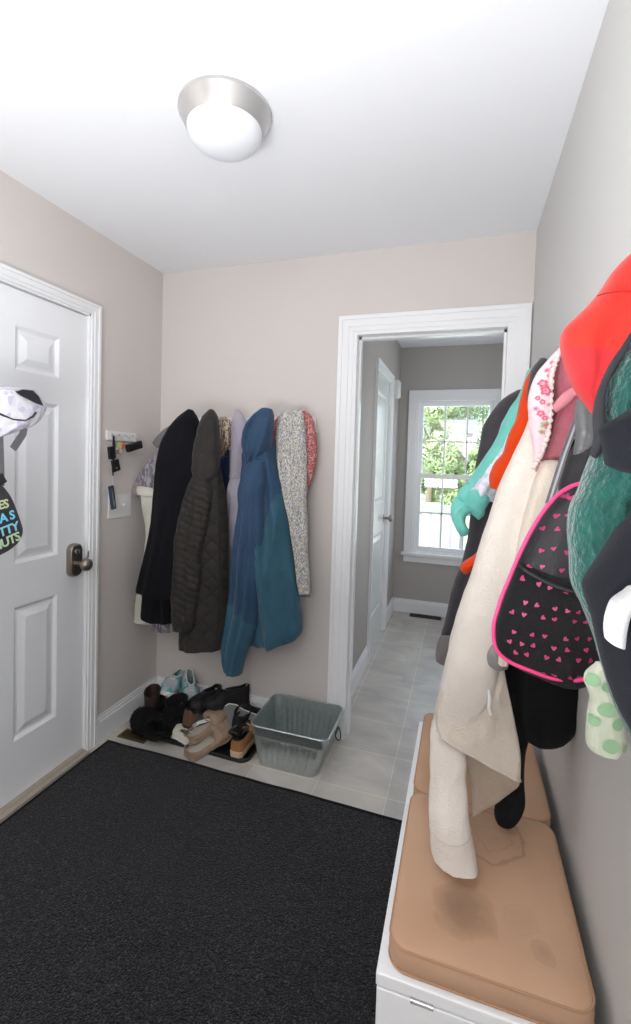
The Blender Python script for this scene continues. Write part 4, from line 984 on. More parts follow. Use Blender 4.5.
# cream fleece jacket with floral hood
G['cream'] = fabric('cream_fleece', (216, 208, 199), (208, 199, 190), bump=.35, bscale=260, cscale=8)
G['cream_in_shaded'] = fabric('cream_fleece_inside_shaded', (190, 176, 160), (182, 167, 151), bump=.35, bscale=260)  # inside of the fleece, its shade mixed into the colour
G['floral'] = fabric('pale_pink_jersey', (226, 206, 208), (226, 190, 198), bump=.15, cscale=8)
G['fl1'] = fabric('flower_pink', (212, 96, 120), bump=.1); G['fl2'] = fabric('flower_light', (232, 150, 168), bump=.1); G['fl3'] = fabric('leaf_green', (150, 176, 130), bump=.1)
G['mauve'] = fabric('rose_lining', (168, 92, 106), (180, 108, 118), bump=.3, bscale=240, cscale=10)
G['sherpa'] = fabric('pink_sherpa', (226, 204, 202), bump=.4, bscale=300)
t = thing('fleece_jacket', 'cream fleece jacket with floral pink hood, sleeve hanging over bench', 'jacket', tuple(at(545, 352, 'y', 1.15)))
_, fbl = cloth('jacket_body', [(536, 398, 549, 398), (532, 412, 552, 414), (526, 430, 550, 434), (514, 453, 550, 456), (499, 486, 548, 490), (484, 530, 542, 532), (470, 574, 530, 576), (458, 609, 516, 612), (448, 648, 504, 650), (440, 683, 500, 683), (434, 712, 490, 700), (432, 726, 487, 710)], 1.15, .06, G['cream'], t, seed=81, folds=3, famp=.007, nv=90, nu=90, fw=(.3, .5), wr=.0025)
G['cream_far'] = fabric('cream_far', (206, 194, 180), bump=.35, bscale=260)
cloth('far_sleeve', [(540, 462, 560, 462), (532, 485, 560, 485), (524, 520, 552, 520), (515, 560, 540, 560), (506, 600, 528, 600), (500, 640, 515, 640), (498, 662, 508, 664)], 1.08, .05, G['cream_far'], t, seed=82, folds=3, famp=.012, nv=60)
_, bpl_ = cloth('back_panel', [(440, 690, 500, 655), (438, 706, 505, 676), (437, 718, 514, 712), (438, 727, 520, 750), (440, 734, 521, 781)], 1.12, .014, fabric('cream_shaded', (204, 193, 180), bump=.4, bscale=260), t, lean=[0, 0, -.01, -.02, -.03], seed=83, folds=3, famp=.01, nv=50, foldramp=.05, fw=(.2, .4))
cloth('inner_flap', [(446, 728, 518, 760), (455, 740, 520, 781), (464, 760, 512, 791), (470, 780, 497, 800), (471, 800, 484, 808), (471, 813, 476, 813)], 1.13, .012, G['cream_in_shaded'], t, seed=87, folds=3, famp=.008, nv=40, foldramp=.05, fw=(.2, .4))
b = MB(); b.tube([fbl.pt(PI*2*q/60, .985, .0008) for q in range(60)], .0018, n=6, closed=True); b.build('front_hem', fabric('hem_edge', (206, 196, 184)), t, smooth=True)
b = MB(); b.tube([bpl_.pt(PI*2*q/60, .985, .0008) for q in range(60)], .0018, n=6, closed=True); b.build('back_hem', fabric('hem_edge_back', (200, 190, 178)), t, smooth=True)
_, fsl = cloth('sleeve', [(444, 700, 462, 702), (437, 712, 465, 718), (431, 730, 467, 738), (430, 760, 467, 764), (430, 790, 468, 792), (430, 812, 470, 814), (431, 828, 473, 834), (431, 845, 477, 855), (435, 857, 479, 870)], 1.0, .03, G['cream'], t, lean=[.145, .14, .12, .085, .05, .025, .01, 0, -.01], seed=84, folds=4, famp=.007, nv=60)
b = MB(); b.tube([fsl.pt(2*PI*i/60, .80+.03*math.sin(2*PI*i/60), .0004) for i in range(60)], .0011, n=6, closed=True); b.build('cuff_seam', fabric('seam_edge', (196, 186, 174)), t, smooth=True)
b = MB(); b.tube([at(x, y, 'y', 1.08) for x, y in ((489, 690), (490, 700), (489, 708), (491, 714))], [.003, .005, .004, .006], n=8); b.build('drawstring', S['white'], t, smooth=True)
def flowers(lf, b):
    for (q, v, sz, k) in ((.2, .14, .006, 1), (.0, .22, .007, 2), (.35, .27, .0045, 1), (-.1, .34, .011, 1), (.25, .40, .013, 1), (.2, .40, .006, 2), (-.35, .47, .006, 1), (.05, .50, .007, 1), (-.45, .56, .006, 2), (-.1, .60, .008, 1), (.2, .64, .006, 1), (.25, .70, .009, 3), (.5, .52, .005, 2), (.0, .76, .006, 3)):
        for a in range(5): 
            lf.decal(b, CIRC, q+math.cos(a*1.257+v*9)*sz*.5/(lf.size(v)/2), v+math.sin(a*1.257+v*9)*sz*.5/lf.len, sz*.33, k)
        lf.decal(b, CIRC, q, v, sz*.35, 2 if k == 1 else 1, grow=.003)
cloth('hood_print', [(557, 350, 561, 351), (547, 361, 556, 362), (537, 373, 552, 373), (531, 388, 551, 390), (528, 402, 551, 404), (529, 418, 550, 418), (531, 432, 548, 434), (534, 447, 544, 450), (535, 459, 539, 460)], 1.08, .03, [G['floral'], G['fl1'], G['fl2'], G['fl3']], t, seed=85, folds=2, famp=.004, decals=flowers, nv=50)
tr = [at(x, y, 'y', 1.055) for (x, y) in ((560.5, 350), (556, 361), (552, 373), (550.5, 388), (551, 404), (550, 420), (548, 435), (544, 449), (538, 461), (532.5, 470))]
pth = []
for i in range(len(tr)-1):
    for k in range(8):
        q = tr[i].lerp(tr[i+1], k/8); pth.append(q+Vector((random.uniform(-.001, .001), random.uniform(-.001, .001), 0)))
b = MB(); b.tube(pth, [.0045*(1+.35*math.sin(i*1.9)) for i in range(len(pth))], n=8); furry(b, pth, [.004]*len(pth), 300, .003, seed=8); b.build('sherpa_edge', G['sherpa'], t, smooth=True)
cloth('hood_lining', [(559, 352, 568, 352), (554, 362, 574, 364), (552, 376, 582, 380), (551, 392, 590, 396), (550, 408, 590, 412), (548, 422, 582, 426), (546, 436, 572, 440), (541, 450, 565, 454), (534, 463, 560, 466), (531, 471, 557, 474)], 1.12, .035, G['mauve'], t, seed=86, folds=5, famp=.012, foldramp=.05, nv=50)
b = MB(); b.tube([at(x, y, 'y', 1.06) for x, y in ((553, 410), (560, 404), (567, 397), (573, 392), (577, 394))], [.008, .011, .012, .01, .007], n=10); b.build('lining_fold', fabric('pink_fold_cloth', (206, 130, 140)), t, smooth=True)  # lighter pink fold of the lining, added as its own roll

# grey nylon pouch, black shirt
o, _ = cloth('grey_pouch', [(486, 640, 502, 638), (484, 652, 508, 654), (486, 662, 508, 666), (490, 665, 503, 668)], 1.10, .02, mat('grey_nylon', (128, 126, 124), rough=.4), seed=88, folds=3, famp=.006, nv=16)
tag(o, 'small grey nylon pouch peeking out beside cream fleece', 'pouch')
G['black'] = fabric('black_jersey', (17, 18, 20), (22, 23, 25), bump=.2, rough=.9, sheen=.03)
t = thing('black_sweatshirt', 'black sweatshirt hanging below and behind the heart backpack', 'sweatshirt', tuple(at(560, 450, 'y', 1.2)))
cloth('shirt_body', [(572, 440, 592, 440), (560, 470, 590, 470), (545, 520, 587, 520), (525, 600, 584, 600), (506, 650, 583, 652), (503, 685, 582, 685), (502, 705, 580, 706), (506, 722, 576, 725), (521, 734, 569, 736), (538, 740, 560, 741)], 1.19, .04, G['black'], t, seed=91, folds=4, famp=.008, nv=80, nu=90, fw=(.15, .3))
cloth('sleeve', [(502, 690, 530, 690), (504, 720, 529, 722), (505, 745, 527, 747), (502, 768, 525, 770), (498, 788, 524, 792), (495.5, 804, 523, 808), (495, 815, 518, 818), (499, 820, 511, 822)], 1.17, .03, G['black'], t, seed=92, folds=3, famp=.006)

# backpack with hearts
G['bp'] = mat('black_ripstop', (24, 24, 28), rough=.45, bump=.3, bscale=500)
G['mesh'] = mat('black_mesh', (36, 36, 40), rough=.6, bump=.9, bscale=900, rgb2=(14, 14, 16), cscale=600, contrast=(.45, .55))
G['pink'] = mat('pink_piping', (228, 66, 128), rough=.45); G['heart'] = mat('pink_heart_print', (172, 46, 98), rough=.5)
t = thing('heart_backpack', 'small black backpack with pink hearts and pink piping', 'backpack', tuple(at(575, 485, 'y', .93)))
rows = [(574, 485, 590, 485), (565, 490, 596, 490), (556, 496, 601, 497), (546, 508, 604, 508), (537, 521, 606, 521), (529, 535, 607, 535), (522, 550, 608, 551), (514, 567, 609, 568), (508, 582, 609, 584), (502, 597, 609, 600), (498, 609, 609, 614), (494, 626, 608, 632), (494, 640, 606, 650), (499, 652, 602, 664), (513, 663, 598, 671), (532, 671, 590, 677), (548, 677, 582, 680)]
def hearts(lf, b):
    rnd = random.Random(5)
    for i in range(11):
        for k in range(6):
            v = .05+i*.085+rnd.uniform(-.012, .012); q = -.82+k*.32+(.16 if i % 2 else 0)+rnd.uniform(-.05, .05)
            if abs(q) > .88 or v > .93: continue
            lf.decal(b, HEART, q+rnd.uniform(-.04, .04), v, rnd.uniform(.0036, .0048), 1, rot=rnd.uniform(-.9, .9))
bpo, bpl = cloth('bag_body', rows, .93, .045, [G['bp'], G['heart']], t, seed=95, folds=4, famp=.008, nv=60, nu=90, decals=hearts, wr=.003)
prow = [(518, 562, 610, 590), (513, 574, 610, 598), (506, 588, 610, 606), (500, 605, 609, 616), (496, 622, 608, 630), (494.5, 640, 606, 650), (500, 652, 601, 664), (514, 662, 596, 671), (532, 670, 588, 677), (549, 676, 578, 680)]
pko, pkl = cloth('mesh_pocket', prow, .915, .043, [G['mesh'], G['heart']], t, seed=96, folds=4, famp=.006, nv=40, nu=90, wr=.003, tprof=[1]*10, decals=lambda lf, b: [lf.decal(b, HEART, -.8+.26*k+(.13 if i % 2 else 0)+((i*5+k*11) % 7-3)*.018, .12+.12*i+((i*3+k*5) % 5-2)*.014, .004, 1, rot=((i*7+k*3) % 5-2)*.4) for i in range(7) for k in range(7) if abs(-.8+.26*k+(.13 if i % 2 else 0)) < .88])
b = MB(); b.tube([pkl.front(q/12, .015, .004)-Vector((0, 0, .012*(1-(q/12)**2))) for q in range(-12, 13)], .004, n=8); b.build('pocket_hem', G['bp'], t, smooth=True)
outl = [(600, 484), (590, 482), (576, 484.5), (566, 489), (556.7, 495.6), (546, 508), (537, 521), (529, 535), (521.6, 550), (514, 567), (508, 581.6), (502, 596), (498, 609), (494, 624), (494, 640), (497, 650), (504, 658), (513.8, 664), (531, 671), (549, 677.5), (562, 680), (576, 680.5), (588, 678), (596, 673), (602, 662), (605, 650)]
b = MB(); pp_ = [at(x, y, 'y', .872) for (x, y) in outl]; sm = []
for i in range(len(pp_)-1):
    for k in range(4): sm.append(cat(pp_[max(i-1, 0)], pp_[i], pp_[i+1], pp_[min(i+2, len(pp_)-1)], k/4))
b.tube(sm, .0034, n=10); b.build('piping', G['pink'], t, smooth=True)
cloth('bag_top', [(583, 420, 604, 424), (576, 440, 606, 440), (566, 462, 608, 462), (560, 480, 608, 480), (560, 495, 608, 495), (566, 510, 600, 510)], .97, .03, G['bp'], t, seed=97, folds=3, famp=.008)
b = MB()
sp_ = [at(x, y, 'y', .90) for (x, y) in ((583, 403), (573, 430), (564, 455), (556, 480), (549, 502))]; sw = []
dirv = Vector((.0062, 0, .0024))
for off, th, mi in ((0, .003, 0), (.0, .0015, 1)):
    vs = []; fs = []
    for p in sp_:
        w = dirv*(1 if mi == 0 else .3); f = Vector((0, -th-(.002 if mi else 0), 0))
        vs += [p-w+f, p+w+f, p+w, p-w]
    for i in range(len(sp_)-1):
        for k in range(4): fs.append((i*4+k, i*4+(k+1) % 4, (i+1)*4+(k+1) % 4, (i+1)*4+k))
    fs += [(0, 1, 2, 3), tuple(len(vs)-4+k for k in range(4))]
    b.add(vs, fs, mi)
b.build('shoulder_strap', [fabric('grey_webbing', (104, 106, 110), bump=.6, bscale=500), fabric('light_webbing', (166, 168, 172))], t)
o, _ = cloth('nylon_bag', [(581, 402, 592, 402), (578, 415, 596, 416), (576, 430, 598, 432), (574, 444, 594, 446), (573, 455, 584, 452)], .88, .02, mat('grey_translucent_nylon', (96, 97, 99), rough=.35, bump=.4, bscale=40), seed=98, folds=3, famp=.005, wr=.008, foldramp=.01, nv=24)
tag(o, 'crumpled grey nylon bag between red hoodie and backpack strap', 'bag')

# pale green dotted pyjama sleeve
G['pale'] = fabric('pale_cream_cotton', (206, 212, 190), (198, 206, 184), bump=.2); G['gdot'] = fabric('green_dot', (148, 184, 146), bump=.1)
t = thing('dotted_pyjamas', 'cream pyjama leg with pale green dots, lowest on right wall', 'pyjamas', tuple(at(605, 670, 'y', .82)))
dots = lambda lf, b: [lf.decal(b, CIRC, q, v, s_, 1) for (q, v, s_) in ((-.6, .12, .008), (.4, .2, .008), (-.1, .45, .011), (.5, .62, .009), (0, .85, .0105), (-.8, .6, .007), (.75, .9, .006))]
cloth('leg', [(594, 664, 604, 664), (586, 672, 607, 672), (585, 680, 610, 680), (588, 686, 613, 688), (592, 698, 617, 698), (590, 706, 619, 708), (588, 722, 622, 722), (587, 742, 626, 740), (596, 748, 620, 748)], .8, .025, [G['pale'], G['gdot']], t, seed=101, folds=4, famp=.006, decals=dots)
b = MB(); gl_ = Loft([(592, 696, 617, 696), (591, 704, 618, 704)], 'y', .8, .026, folds=0, wr=0); b.tube([gl_.pt(2*PI*i/30, .5) for i in range(30)], [.0028+.001*math.sin(i*4) for i in range(30)], n=6, closed=True); b.build('gathered_band', fabric('pale_green_band', (176, 206, 166)), t, smooth=True)

# red hoodie
G['red'] = fabric('red_jersey', (205, 40, 32), (212, 48, 38), bump=.15); G['red2'] = fabric('red_jersey_dull', (180, 38, 44), (188, 44, 48), bump=.2)
t = thing('red_hoodie', 'bright red hoodie, topmost garment on the right wall', 'hoodie', tuple(at(620, 300, 'y', .72)))
cloth('hood', [(640, 250, 690, 250), (629, 258, 695, 258), (611, 275, 695, 275), (598, 294, 690, 294), (586, 308, 680, 310), (573, 320, 670, 324), (562, 332, 660, 340), (560, 346, 650, 358), (563, 360, 640, 374), (569, 376, 625, 388), (575, 390, 612, 400), (584, 403, 604, 408), (591, 413, 599, 415)], .72, .05, [G['red'], G['red2']], t, seed=111, folds=7, famp=.012, foldramp=.1, nv=80, nu=90, wr=.003, mfun=lambda q, v, sa: 1 if v > .68 else 0, fw=(.12, .3))
lf = Loft([(598, 294, 690, 294), (586, 308, 680, 310), (562, 332, 660, 340), (563, 360, 640, 374)], 'y', .72, .052, folds=0, wr=0)
b = MB(); b.tube([at(x, y, 'y', .668) for x, y in ((597, 296), (605, 293.5), (615, 292), (625, 291.5), (640, 291.5))], .0008, n=6); b.build('hood_seam', fabric('red_thread', (150, 24, 24)), t, smooth=True)

# green sherpa fleece
G['green'] = fabric('teal_green_sherpa', (22, 76, 68), (15, 60, 55), bump=.6, bscale=130, cscale=40, sheen=.3)
def sherpa(q, v, p): return .003*noise.noise(p*190)+.002*noise.noise(p*330)
t = thing('sherpa_fleece', 'teal green sherpa fleece jacket at the right edge', 'jacket', tuple(at(625, 350, 'y', .58)))
cloth('jacket_body', [(632, 333, 690, 333), (616, 359, 700, 360), (607, 374, 705, 376), (603, 391, 705, 391), (601, 406, 705, 406), (602, 424, 705, 424), (600, 440, 705, 440), (591, 455, 705, 455), (583, 473, 700, 473), (577, 491, 700, 491), (570, 506, 700, 506), (567, 530, 700, 530), (568, 558, 700, 558), (572, 582, 700, 582), (582, 602, 700, 605), (593, 630, 700, 635), (603, 667, 700, 675), (612, 698, 700, 705), (626, 729, 690, 735)], .57, .05, G['green'], t, seed=121, folds=5, famp=.01, nu=150, nv=170, wr=.003, extra=sherpa)
cloth('placket', [(631, 331, 635, 336), (621, 347, 627, 351), (612, 361, 618, 365), (604, 378, 609, 381), (598, 397, 604, 400), (596, 420, 603, 424), (596, 440, 601, 442), (592, 456, 595, 458)], .545, .012, fabric('dark_grey_tape', (44, 44, 48), sheen=.03), t, seed=122, folds=0, nv=50, nu=32)

# black jacket with a white cuff, nearest the camera
t = thing('navy_black_jacket', 'blue-black jacket with white cuff band nearest the camera', 'jacket', tuple(at(640, 420, 'y', .46)))
G['bb'] = fabric('blue_black_jersey', (13, 15, 21), (18, 20, 27), bump=.12, sheen=.03)
cloth('upper_sleeve', [(636, 406, 700, 404), (622, 417, 700, 417), (604, 427, 700, 428), (605, 440, 700, 444), (606.5, 455, 700, 458), (609, 465, 700, 468), (624, 472, 690, 480)], .46, .035, G['bb'], t, seed=131, folds=5, famp=.008, nv=40, foldramp=.01)
cloth('jacket_body', [(634, 508, 720, 508), (626, 519, 720, 519), (611, 531, 720, 532), (592, 558, 720, 560), (578, 580, 720, 581), (579, 594, 720, 596), (586, 613, 720, 616), (592, 636, 720, 638), (598, 656, 720, 660), (607, 683, 720, 688), (618, 708, 715, 714), (628, 727, 700, 732)], .46, .04, G['bb'], t, seed=132, folds=8, famp=.012, nv=80, nu=80, foldramp=.05)
cloth('hidden_yoke', [(650, 340, 700, 340), (640, 400, 705, 400), (636, 450, 705, 450), (636, 500, 705, 500), (640, 530, 700, 530)], .48, .03, G['bb'], t, seed=133, folds=3, famp=.006)
cloth('cuff', [(624, 591, 640, 589), (612, 600, 635, 602), (606, 614, 629, 616), (604, 627, 626, 630), (605, 638, 624, 646)], .41, .014, fabric('white_rib', (166, 166, 168)), t, seed=134, folds=0, nv=30, nu=32, wr=.001, tprof=[1]*5)

# ------------------------------------------------------------------ bags on the entry door (left edge)
bx = -1.50
G['lilac'] = speckle('white_lilac_print', [(230, 229, 236), (236, 235, 240), (222, 219, 232), (238, 237, 242), (232, 231, 238), (206, 202, 226)], 45, bump=.05, rough=.6)
G['greyw'] = fabric('grey_webbing2', (112, 110, 116), bump=.5, bscale=400)
t = thing('lunch_bag', 'white and lilac lunch bag with open zip hanging on entry door', 'bag', tuple(at(10, 400, 'x', bx)))
cloth('bag_body', [(-40, 383, 12, 388), (-42, 391, 28, 392), (-44, 399, 39, 400), (-44, 408, 44, 407), (-42, 415, 40, 416), (-42, 423, 32, 425), (-40, 431, 14, 431), (-36, 438, -2, 436)], bx, .055, G['lilac'], t, axis='x', seed=141, folds=3, famp=.006, nv=40, foldramp=.1)
b = MB(); m1 = [at(x, y, 'x', bx+.045) for x, y in ((14, 391), (22, 389.5), (33, 390.5), (39, 398), (42.5, 406))]
vs = [at(x, y, 'x', bx+.067) for x, y in ((15, 391.5), (23, 389.5), (33, 390.5), (39, 396.5), (43.5, 406), (36, 403.5), (27, 399), (20, 395.5))]
c0 = sum(vs, Vector())/len(vs)-Vector((.004, 0, 0)); b.add([c0]+vs, [(0, 1+i, 1+(i+1) % 8) for i in range(8)]); b.build('open_mouth', mat('dark_lining', (40, 42, 48), rough=.9), t)
b = MB(); zz = [at(x, y, 'x', bx+.057) for x, y in ((-30, 383), (0, 386), (12, 390), (22, 396), (32, 402), (44, 407), (40, 398), (34, 390.5), (22, 389), (10, 388.5))]
b.tube(zz, .0035, n=8); b.build('zip_or_crease', fabric('white_zip', (214, 212, 220)), t, smooth=True)
b = MB(); b.tube([at(x, y, 'x', bx+.058) for x, y in ((-30, 407), (0, 414), (13, 419.5), (25, 420.5), (33, 416.5), (36, 412.5))], .0035, n=8); b.build('pocket_gap_line', mat('gap_dark', (52, 50, 58), rough=.5), t, smooth=True)  # dark line laid in for the shaded gap above the lower pocket
def ribbon(pts, w, th, m, name, parent):
    b = MB(); vs = []; fs = []
    for i, p in enumerate(pts):
        d = (pts[min(i+1, len(pts)-1)]-pts[max(i-1, 0)]).normalized(); s_ = Vector((1, 0, 0)).cross(d).normalized()*w/2; f = Vector((th/2, 0, 0))
        vs += [p-s_-f, p+s_-f, p+s_+f, p-s_+f]
    for i in range(len(pts)-1):
        for k in range(4): fs.append((i*4+k, i*4+(k+1) % 4, (i+1)*4+(k+1) % 4, (i+1)*4+k))
    fs += [(0, 1, 2, 3), tuple(len(vs)-4+k for k in range(4))]; b.add(vs, fs); return b.build(name, m, parent)
ribbon([at(x, y, 'x', bx+.04) for x, y in ((24, 428), (23, 434), (19, 440), (15, 446), (13, 449))], .026, .003, G['greyw'], 'handle_loop', t)
ribbon([at(x, y, 'x', bx+.02) for x, y in ((-6, 388), (-12, 360), (-18, 340))], .02, .003, G['greyw'], 'carry_strap', t)
t = thing('printed_tote', 'dark tote bag with slanted pale lettering below the lunch bag', 'bag', tuple(at(0, 490, 'x', bx)))
G['tote'] = fabric('charcoal_canvas', (62, 60, 66), bump=.3)
to, tl = cloth('bag_body', [(-46, 478, 0, 484), (-50, 492, 7, 494), (-54, 506, 13, 506), (-56, 520, 18, 520), (-56, 531, 21, 531), (-54, 541, 17, 541), (-50, 551, 8, 549), (-44, 562, -6, 556)], bx+.01, .035, G['tote'], t, axis='x', seed=143, folds=2, famp=.003, nv=40, wr=.001)
ribbon([at(x, y, 'x', bx+.055) for x, y in ((-1, 425), (0, 440), (0.5, 455), (1, 470), (1, 486))], .022, .003, G['greyw'], 'strap', t)
ribbon([at(x, y, 'x', bx+.062) for x, y in ((-2, 476), (3, 484))], .03, .006, M['blackp'], 'buckle', t)
def lettering(txt, px, py, ang, size, m):
    cu = bpy.data.curves.new('txt', 'FONT'); cu.body = txt; cu.size = size; cu.extrude = .0006; cu.offset = .0012; cu.align_x = 'RIGHT'; cu.resolution_u = 3; cu.space_character = .92
    ob = bpy.data.objects.new('txt', cu); COL.objects.link(ob); dg = bpy.context.evaluated_depsgraph_get(); dg.update()
    me = bpy.data.meshes.new_from_object(ob.evaluated_get(dg)); bpy.data.objects.remove(ob)
    p = at(px, py, 'x', bx+.058)
    # text x runs along +y of the room, facing +x
    mm = Matrix.Translation(p) @ Matrix.Rotation(PI/2, 4, 'Z') @ Matrix.Rotation(PI/2, 4, 'X') @ Matrix.Rotation(ang, 4, 'Z')
    me.transform(mm); me.name = 'lettering'; me.materials.clear(); me.materials.append(m)
    o = bpy.data.objects.new('lettering', me); COL.objects.link(o); o.parent = t; o.matrix_parent_inverse = root_matrix(t).inverted(); return o
lettering('DESIRES', 9.2, 507, rd(8), .040, mat('print_olive', (196, 210, 170), rough=.6))
lettering('ALOHA S', 15.5, 518, rd(12), .042, mat('print_blue', (120, 208, 240), rough=.6))
lettering('NUTTY', 19.5, 529, rd(14), .042, mat('print_blue_light', (140, 214, 236), rough=.6))
lettering('DONUTS', 21.0, 539, rd(16), .042, mat('print_green', (190, 216, 178), rough=.6))

# ------------------------------------------------------------------ outside the hall window
GZ = -.3
G['grass'] = mat('lawn', (196, 206, 160), rough=.95, rgb2=(208, 216, 178), cscale=1.2)
b = MB(); b.box(-40, 40, HY1+T, 70, GZ-.1, GZ); o = b.build('lawn', G['grass']); tag(o, 'sunlit green lawn beyond the porch railing', 'lawn', kind='stuff')
G['porch'] = mat('porch_paint', (214, 214, 212), rough=.6)
b = MB()
for i in range(22): y = HY1+T+.01+i*.075; b.box(-2.2, 2.2, y, y+.07, -.12, -.06)
b.box(-2.2, 2.2, HY1+T+.02, HY1+T+1.66, GZ, -.12)
o = b.build('porch_deck', G['porch']); o['kind'] = 'structure'
t = thing('porch_railing', 'white porch railing with square balusters outside the window', 'railing', (0, 6, -.06))
G['rail'] = mat('railing_paint', (170, 172, 174), rough=.6)
b = MB(); b.box(-2.2, 2.2, 5.96, 6.05, .80, .90); b.build('top_rail', G['rail'], t, bevel=.008)
b = MB(); b.box(-2.2, 2.2, 5.98, 6.03, .04, .09); b.build('bottom_rail', G['rail'], t)
for x in (-2.15, 2.15):
    b = MB(); b.box(x-.05, x+.05, 5.95, 6.05, -.06, 1.0); b.build('post', G['rail'], t, bevel=.005)
for i in range(33):
    x = -1.97+i*.123; b = MB(); b.box(x-.017, x+.017, 5.99, 6.024, .09, .80); b.build('baluster', G['rail'], t)
G['leaf'] = [mat('foliage_%d' % i, c, rough=.8, rgb2=c2, cscale=3) for i, (c, c2) in enumerate((((120, 146, 98), (168, 186, 138)), ((92, 118, 84), (140, 160, 116)), ((158, 178, 136), (200, 212, 170))))]
G['bark'] = mat('bark', (128, 118, 106), rough=.9, bump=.5, bscale=12)
def tree(label, x, y, h, r_, mi, n=9000, seed=1):
    rnd = random.Random(seed); t = thing('leafy_tree', label, 'tree', (x, y, GZ), group=None)
    b = MB(); b.tube([(x, y, GZ), (x+.1, y, GZ+h*.35), (x, y+.1, GZ+h*.7)], [.14, .1, .04], n=10)
    for k in range(6): a = k*1.05; b.tube([(x, y, GZ+h*(.35+.05*k)), (x+math.cos(a)*r_*.6, y+math.sin(a)*r_*.6, GZ+h*(.55+.05*k))], [.07, .02], n=6)
    b.build('trunk', G['bark'], t, smooth=True)
    b = MB(); cl = [(Vector((x+rnd.gauss(0, .45)*r_, y+rnd.gauss(0, .35)*r_, GZ+h*rnd.uniform(.04 if h < 6 else .12, .95))), r_*rnd.uniform(.25, .5)) for _ in range(26)]
    for _ in range(n):
        c, cr_ = rnd.choice(cl); d = Vector((rnd.gauss(0, 1), rnd.gauss(0, 1), rnd.gauss(0, 1))).normalized(); p = c+d*cr_*rnd.uniform(.6, 1)
        u = d.orthogonal().normalized(); u.rotate(Matrix.Rotation(rnd.random()*6.28, 3, d)); w = (d+u*rnd.uniform(-.6, .6)).cross(u).normalized(); s_ = rnd.uniform(.05, .11)
        b.add([p-u*s_, p+w*s_*.5, p+u*s_, p-w*s_*.5], [(0, 1, 2, 3)])
    b.build('foliage', G['leaf'][mi], t)
def tp(px, y): return at(px, 470, 'y', y)[:2]
tree('tall pale green tree at left in the window view', *tp(430, 21), 4.6, 1.25, 2, seed=1)
tree('dark leafy tree filling the top middle window panes', *tp(449, 36), 12, 3.6, 1, n=15000, seed=2)
tree('mid green round tree in the centre of window view', *tp(455, 20), 2.6, .95, 0, seed=3)
tree('sunny tree overhanging the white house outside', *tp(480, 44), 14, 4.6, 2, n=15000, seed=4)
tree('far woodland tree behind the left window panes', *tp(418, 46), 15, 5.2, 0, n=15000, seed=5)
HYY = 27
t = thing('hedge', 'low dark green hedge along the far side of lawn', 'hedge', tuple(at(440, 480, 'y', HYY))[:2]+(GZ,))
b = MB(); rnd = random.Random(6); a0, a1 = at(400, 480, 'y', HYY).x, at(500, 480, 'y', HYY).x
for _ in range(9000):
    p = Vector((rnd.uniform(a0, a1), HYY+rnd.uniform(-.4, .4), GZ+.03+rnd.uniform(.07, .78))); d = Vector((rnd.gauss(0, 1), rnd.gauss(0, 1), rnd.gauss(0, 1))).normalized(); u = d.orthogonal().normalized(); w = d.cross(u); s_ = .09
    b.add([p-u*s_, p+w*s_*.6, p+u*s_, p-w*s_*.6], [(0, 1, 2, 3)])
b.build('foliage', G['leaf'][1], t)
# neighbouring white house: gable end towards us, eave on its left
HY_ = 22
e0, ap = at(462, 462, 'y', HY_), at(497, 423, 'y', HY_)
hx, ez, ax, az = e0.x, e0.z, ap.x, ap.z; hx1 = 2*ax-hx
t = thing('neighbour_house', 'white gabled house with grey roof at right outside', 'house', (ax, HY_+2.5, GZ))
G['siding'] = mat('white_siding', (226, 228, 230), rough=.7); G['roof'] = mat('grey_shingle', (84, 92, 102), rough=.9, bump=.4, bscale=8)
b = MB(); ye = HY_+4.5; b.add([(hx, HY_, GZ), (hx1, HY_, GZ), (hx1, HY_, ez), (ax, HY_, az), (hx, HY_, ez), (hx, ye, GZ), (hx1, ye, GZ), (hx1, ye, ez), (ax, ye, az), (hx, ye, ez)], [(0, 1, 2, 3, 4), (5, 6, 7, 8, 9), (0, 4, 9, 5), (1, 2, 7, 6)])
wl_ = b.build('walls', G['siding'], t)
b = MB(); sl = (az-ez)/(ax-hx)
for sg in (-1, 1):
    w_ = ax-hx+.25; zl = az-sl*w_+.06; b.add([(ax, HY_-.3, az+.1), (ax+sg*w_, HY_-.3, zl), (ax+sg*w_, ye+.3, zl), (ax, ye+.3, az+.1), (ax, HY_-.3, az), (ax+sg*w_, HY_-.3, zl-.1), (ax+sg*w_, ye+.3, zl-.1), (ax, ye+.3, az)], [(0, 1, 2, 3), (4, 5, 6, 7), (0, 1, 5, 4), (1, 2, 6, 5), (2, 3, 7, 6)])
b.build('roof', G['roof'], t)
b = MB(); wp = at(470, 470, 'y', HY_); b.box(wp.x, wp.x+.5, HY_-.04, HY_, wp.z-.3, wp.z+.5); b.build('window', mat('far_glass', (130, 142, 152), rough=.2), wl_)
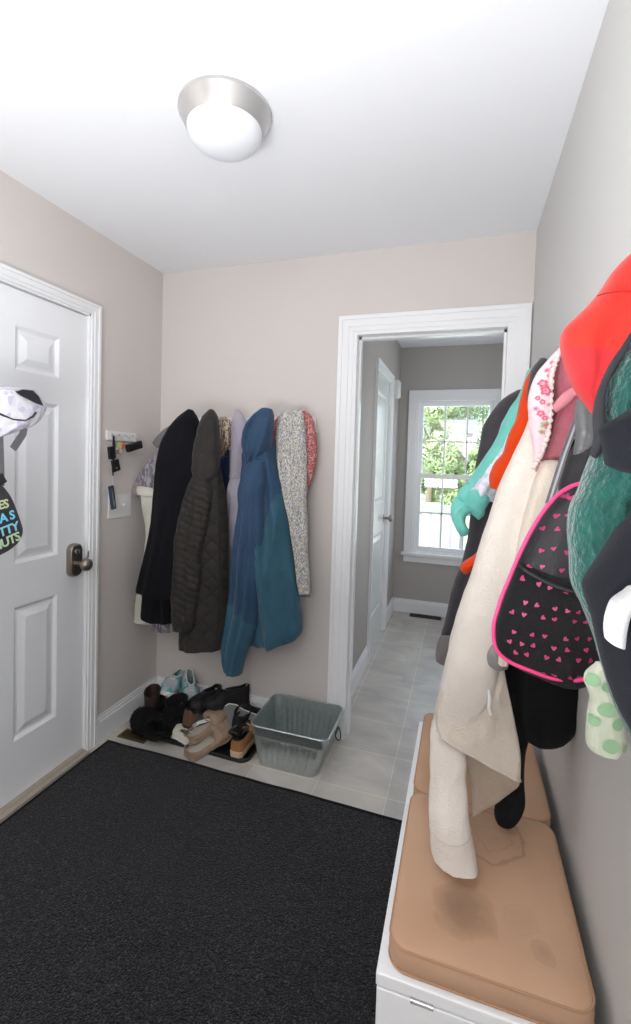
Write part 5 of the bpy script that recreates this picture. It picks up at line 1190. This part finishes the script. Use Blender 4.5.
# outbuilding behind the trees
GY = 29
p0, p1 = at(439, 433, 'y', GY), at(468, 433, 'y', GY); z1_ = at(450, 419, 'y', GY+2).z
t = thing('garage', 'grey roofed outbuilding glimpsed between the trees outside', 'building', ((p0.x+p1.x)/2, GY, GZ))
b = MB(); b.box(p0.x, p1.x, GY, GY+4, GZ, p0.z); b.build('walls', G['siding'], t)
b = MB(); z = p0.z; b.add([(p0.x-.3, GY-.3, z), (p1.x+.3, GY-.3, z), (p1.x+.3, GY+2, z1_), (p0.x-.3, GY+2, z1_), (p1.x+.3, GY+4.3, z), (p0.x-.3, GY+4.3, z)], [(0, 1, 2, 3), (3, 2, 4, 5), (0, 3, 5), (1, 4, 2)]); b.build('roof', G['roof'], t)

# ------------------------------------------------------------------ light
w = bpy.data.worlds.new('world'); sc.world = w; w.use_nodes = True; nt = w.node_tree; bg = nt.nodes['Background']
sky = nt.nodes.new('ShaderNodeTexSky'); sky.sky_type = 'NISHITA'; sky.sun_disc = False; sky.sun_elevation = rd(48); sky.sun_rotation = rd(200); sky.dust_density = 2
nt.links.new(sky.outputs[0], bg.inputs[0]); bg.inputs[1].default_value = .55
def area(name, loc, rot, sx, sy, e, col=(1, 1, 1)):
    l = bpy.data.lights.new(name, 'AREA'); l.shape = 'RECTANGLE'; l.size = sx; l.size_y = sy; l.energy = e; l.color = col
    o = bpy.data.objects.new(name, l); COL.objects.link(o); o.location = loc; o.rotation_euler = rot; return o
s = bpy.data.lights.new('sun', 'SUN'); s.energy = 5; s.angle = rd(2); s.color = (1, .96, .9); so = bpy.data.objects.new('sun', s); COL.objects.link(so)
so.rotation_euler = Vector((.35, .75, -.8)).to_track_quat('-Z', 'Y').to_euler()
# photographer's flash bounced off the ceiling behind / above the camera
area('bounce_flash', (-.55, -.15, 1.05), (rd(172), 0, 0), .9, .9, 44, (.985, .99, 1))
l_ = area('room_fill', (.05, -1.3, 1.9), (0, 0, 0), 1.2, 1.2, 29, (1, .99, .98))
l_.rotation_euler = (Vector((-1.66, 1.2, .6))-Vector((.05, -1.3, 1.9))).to_track_quat('-Z', 'Y').to_euler()
area('hall_side_light', (HX1-.03, 3.3, 1.5), (0, rd(90), 0), 1.4, 1.2, 8, (.93, .96, 1))
area('window_daylight', (-.08, HY1+T+.25, 1.35), (rd(-90), 0, 0), .9, 1.4, 9, (.86, .93, 1))

sc.view_settings.view_transform = 'Standard'; sc.view_settings.look = 'None'; sc.view_settings.exposure = 0
sc.cycles.use_denoising = True
sc.cycles.max_bounces = 8; sc.cycles.diffuse_bounces = 5
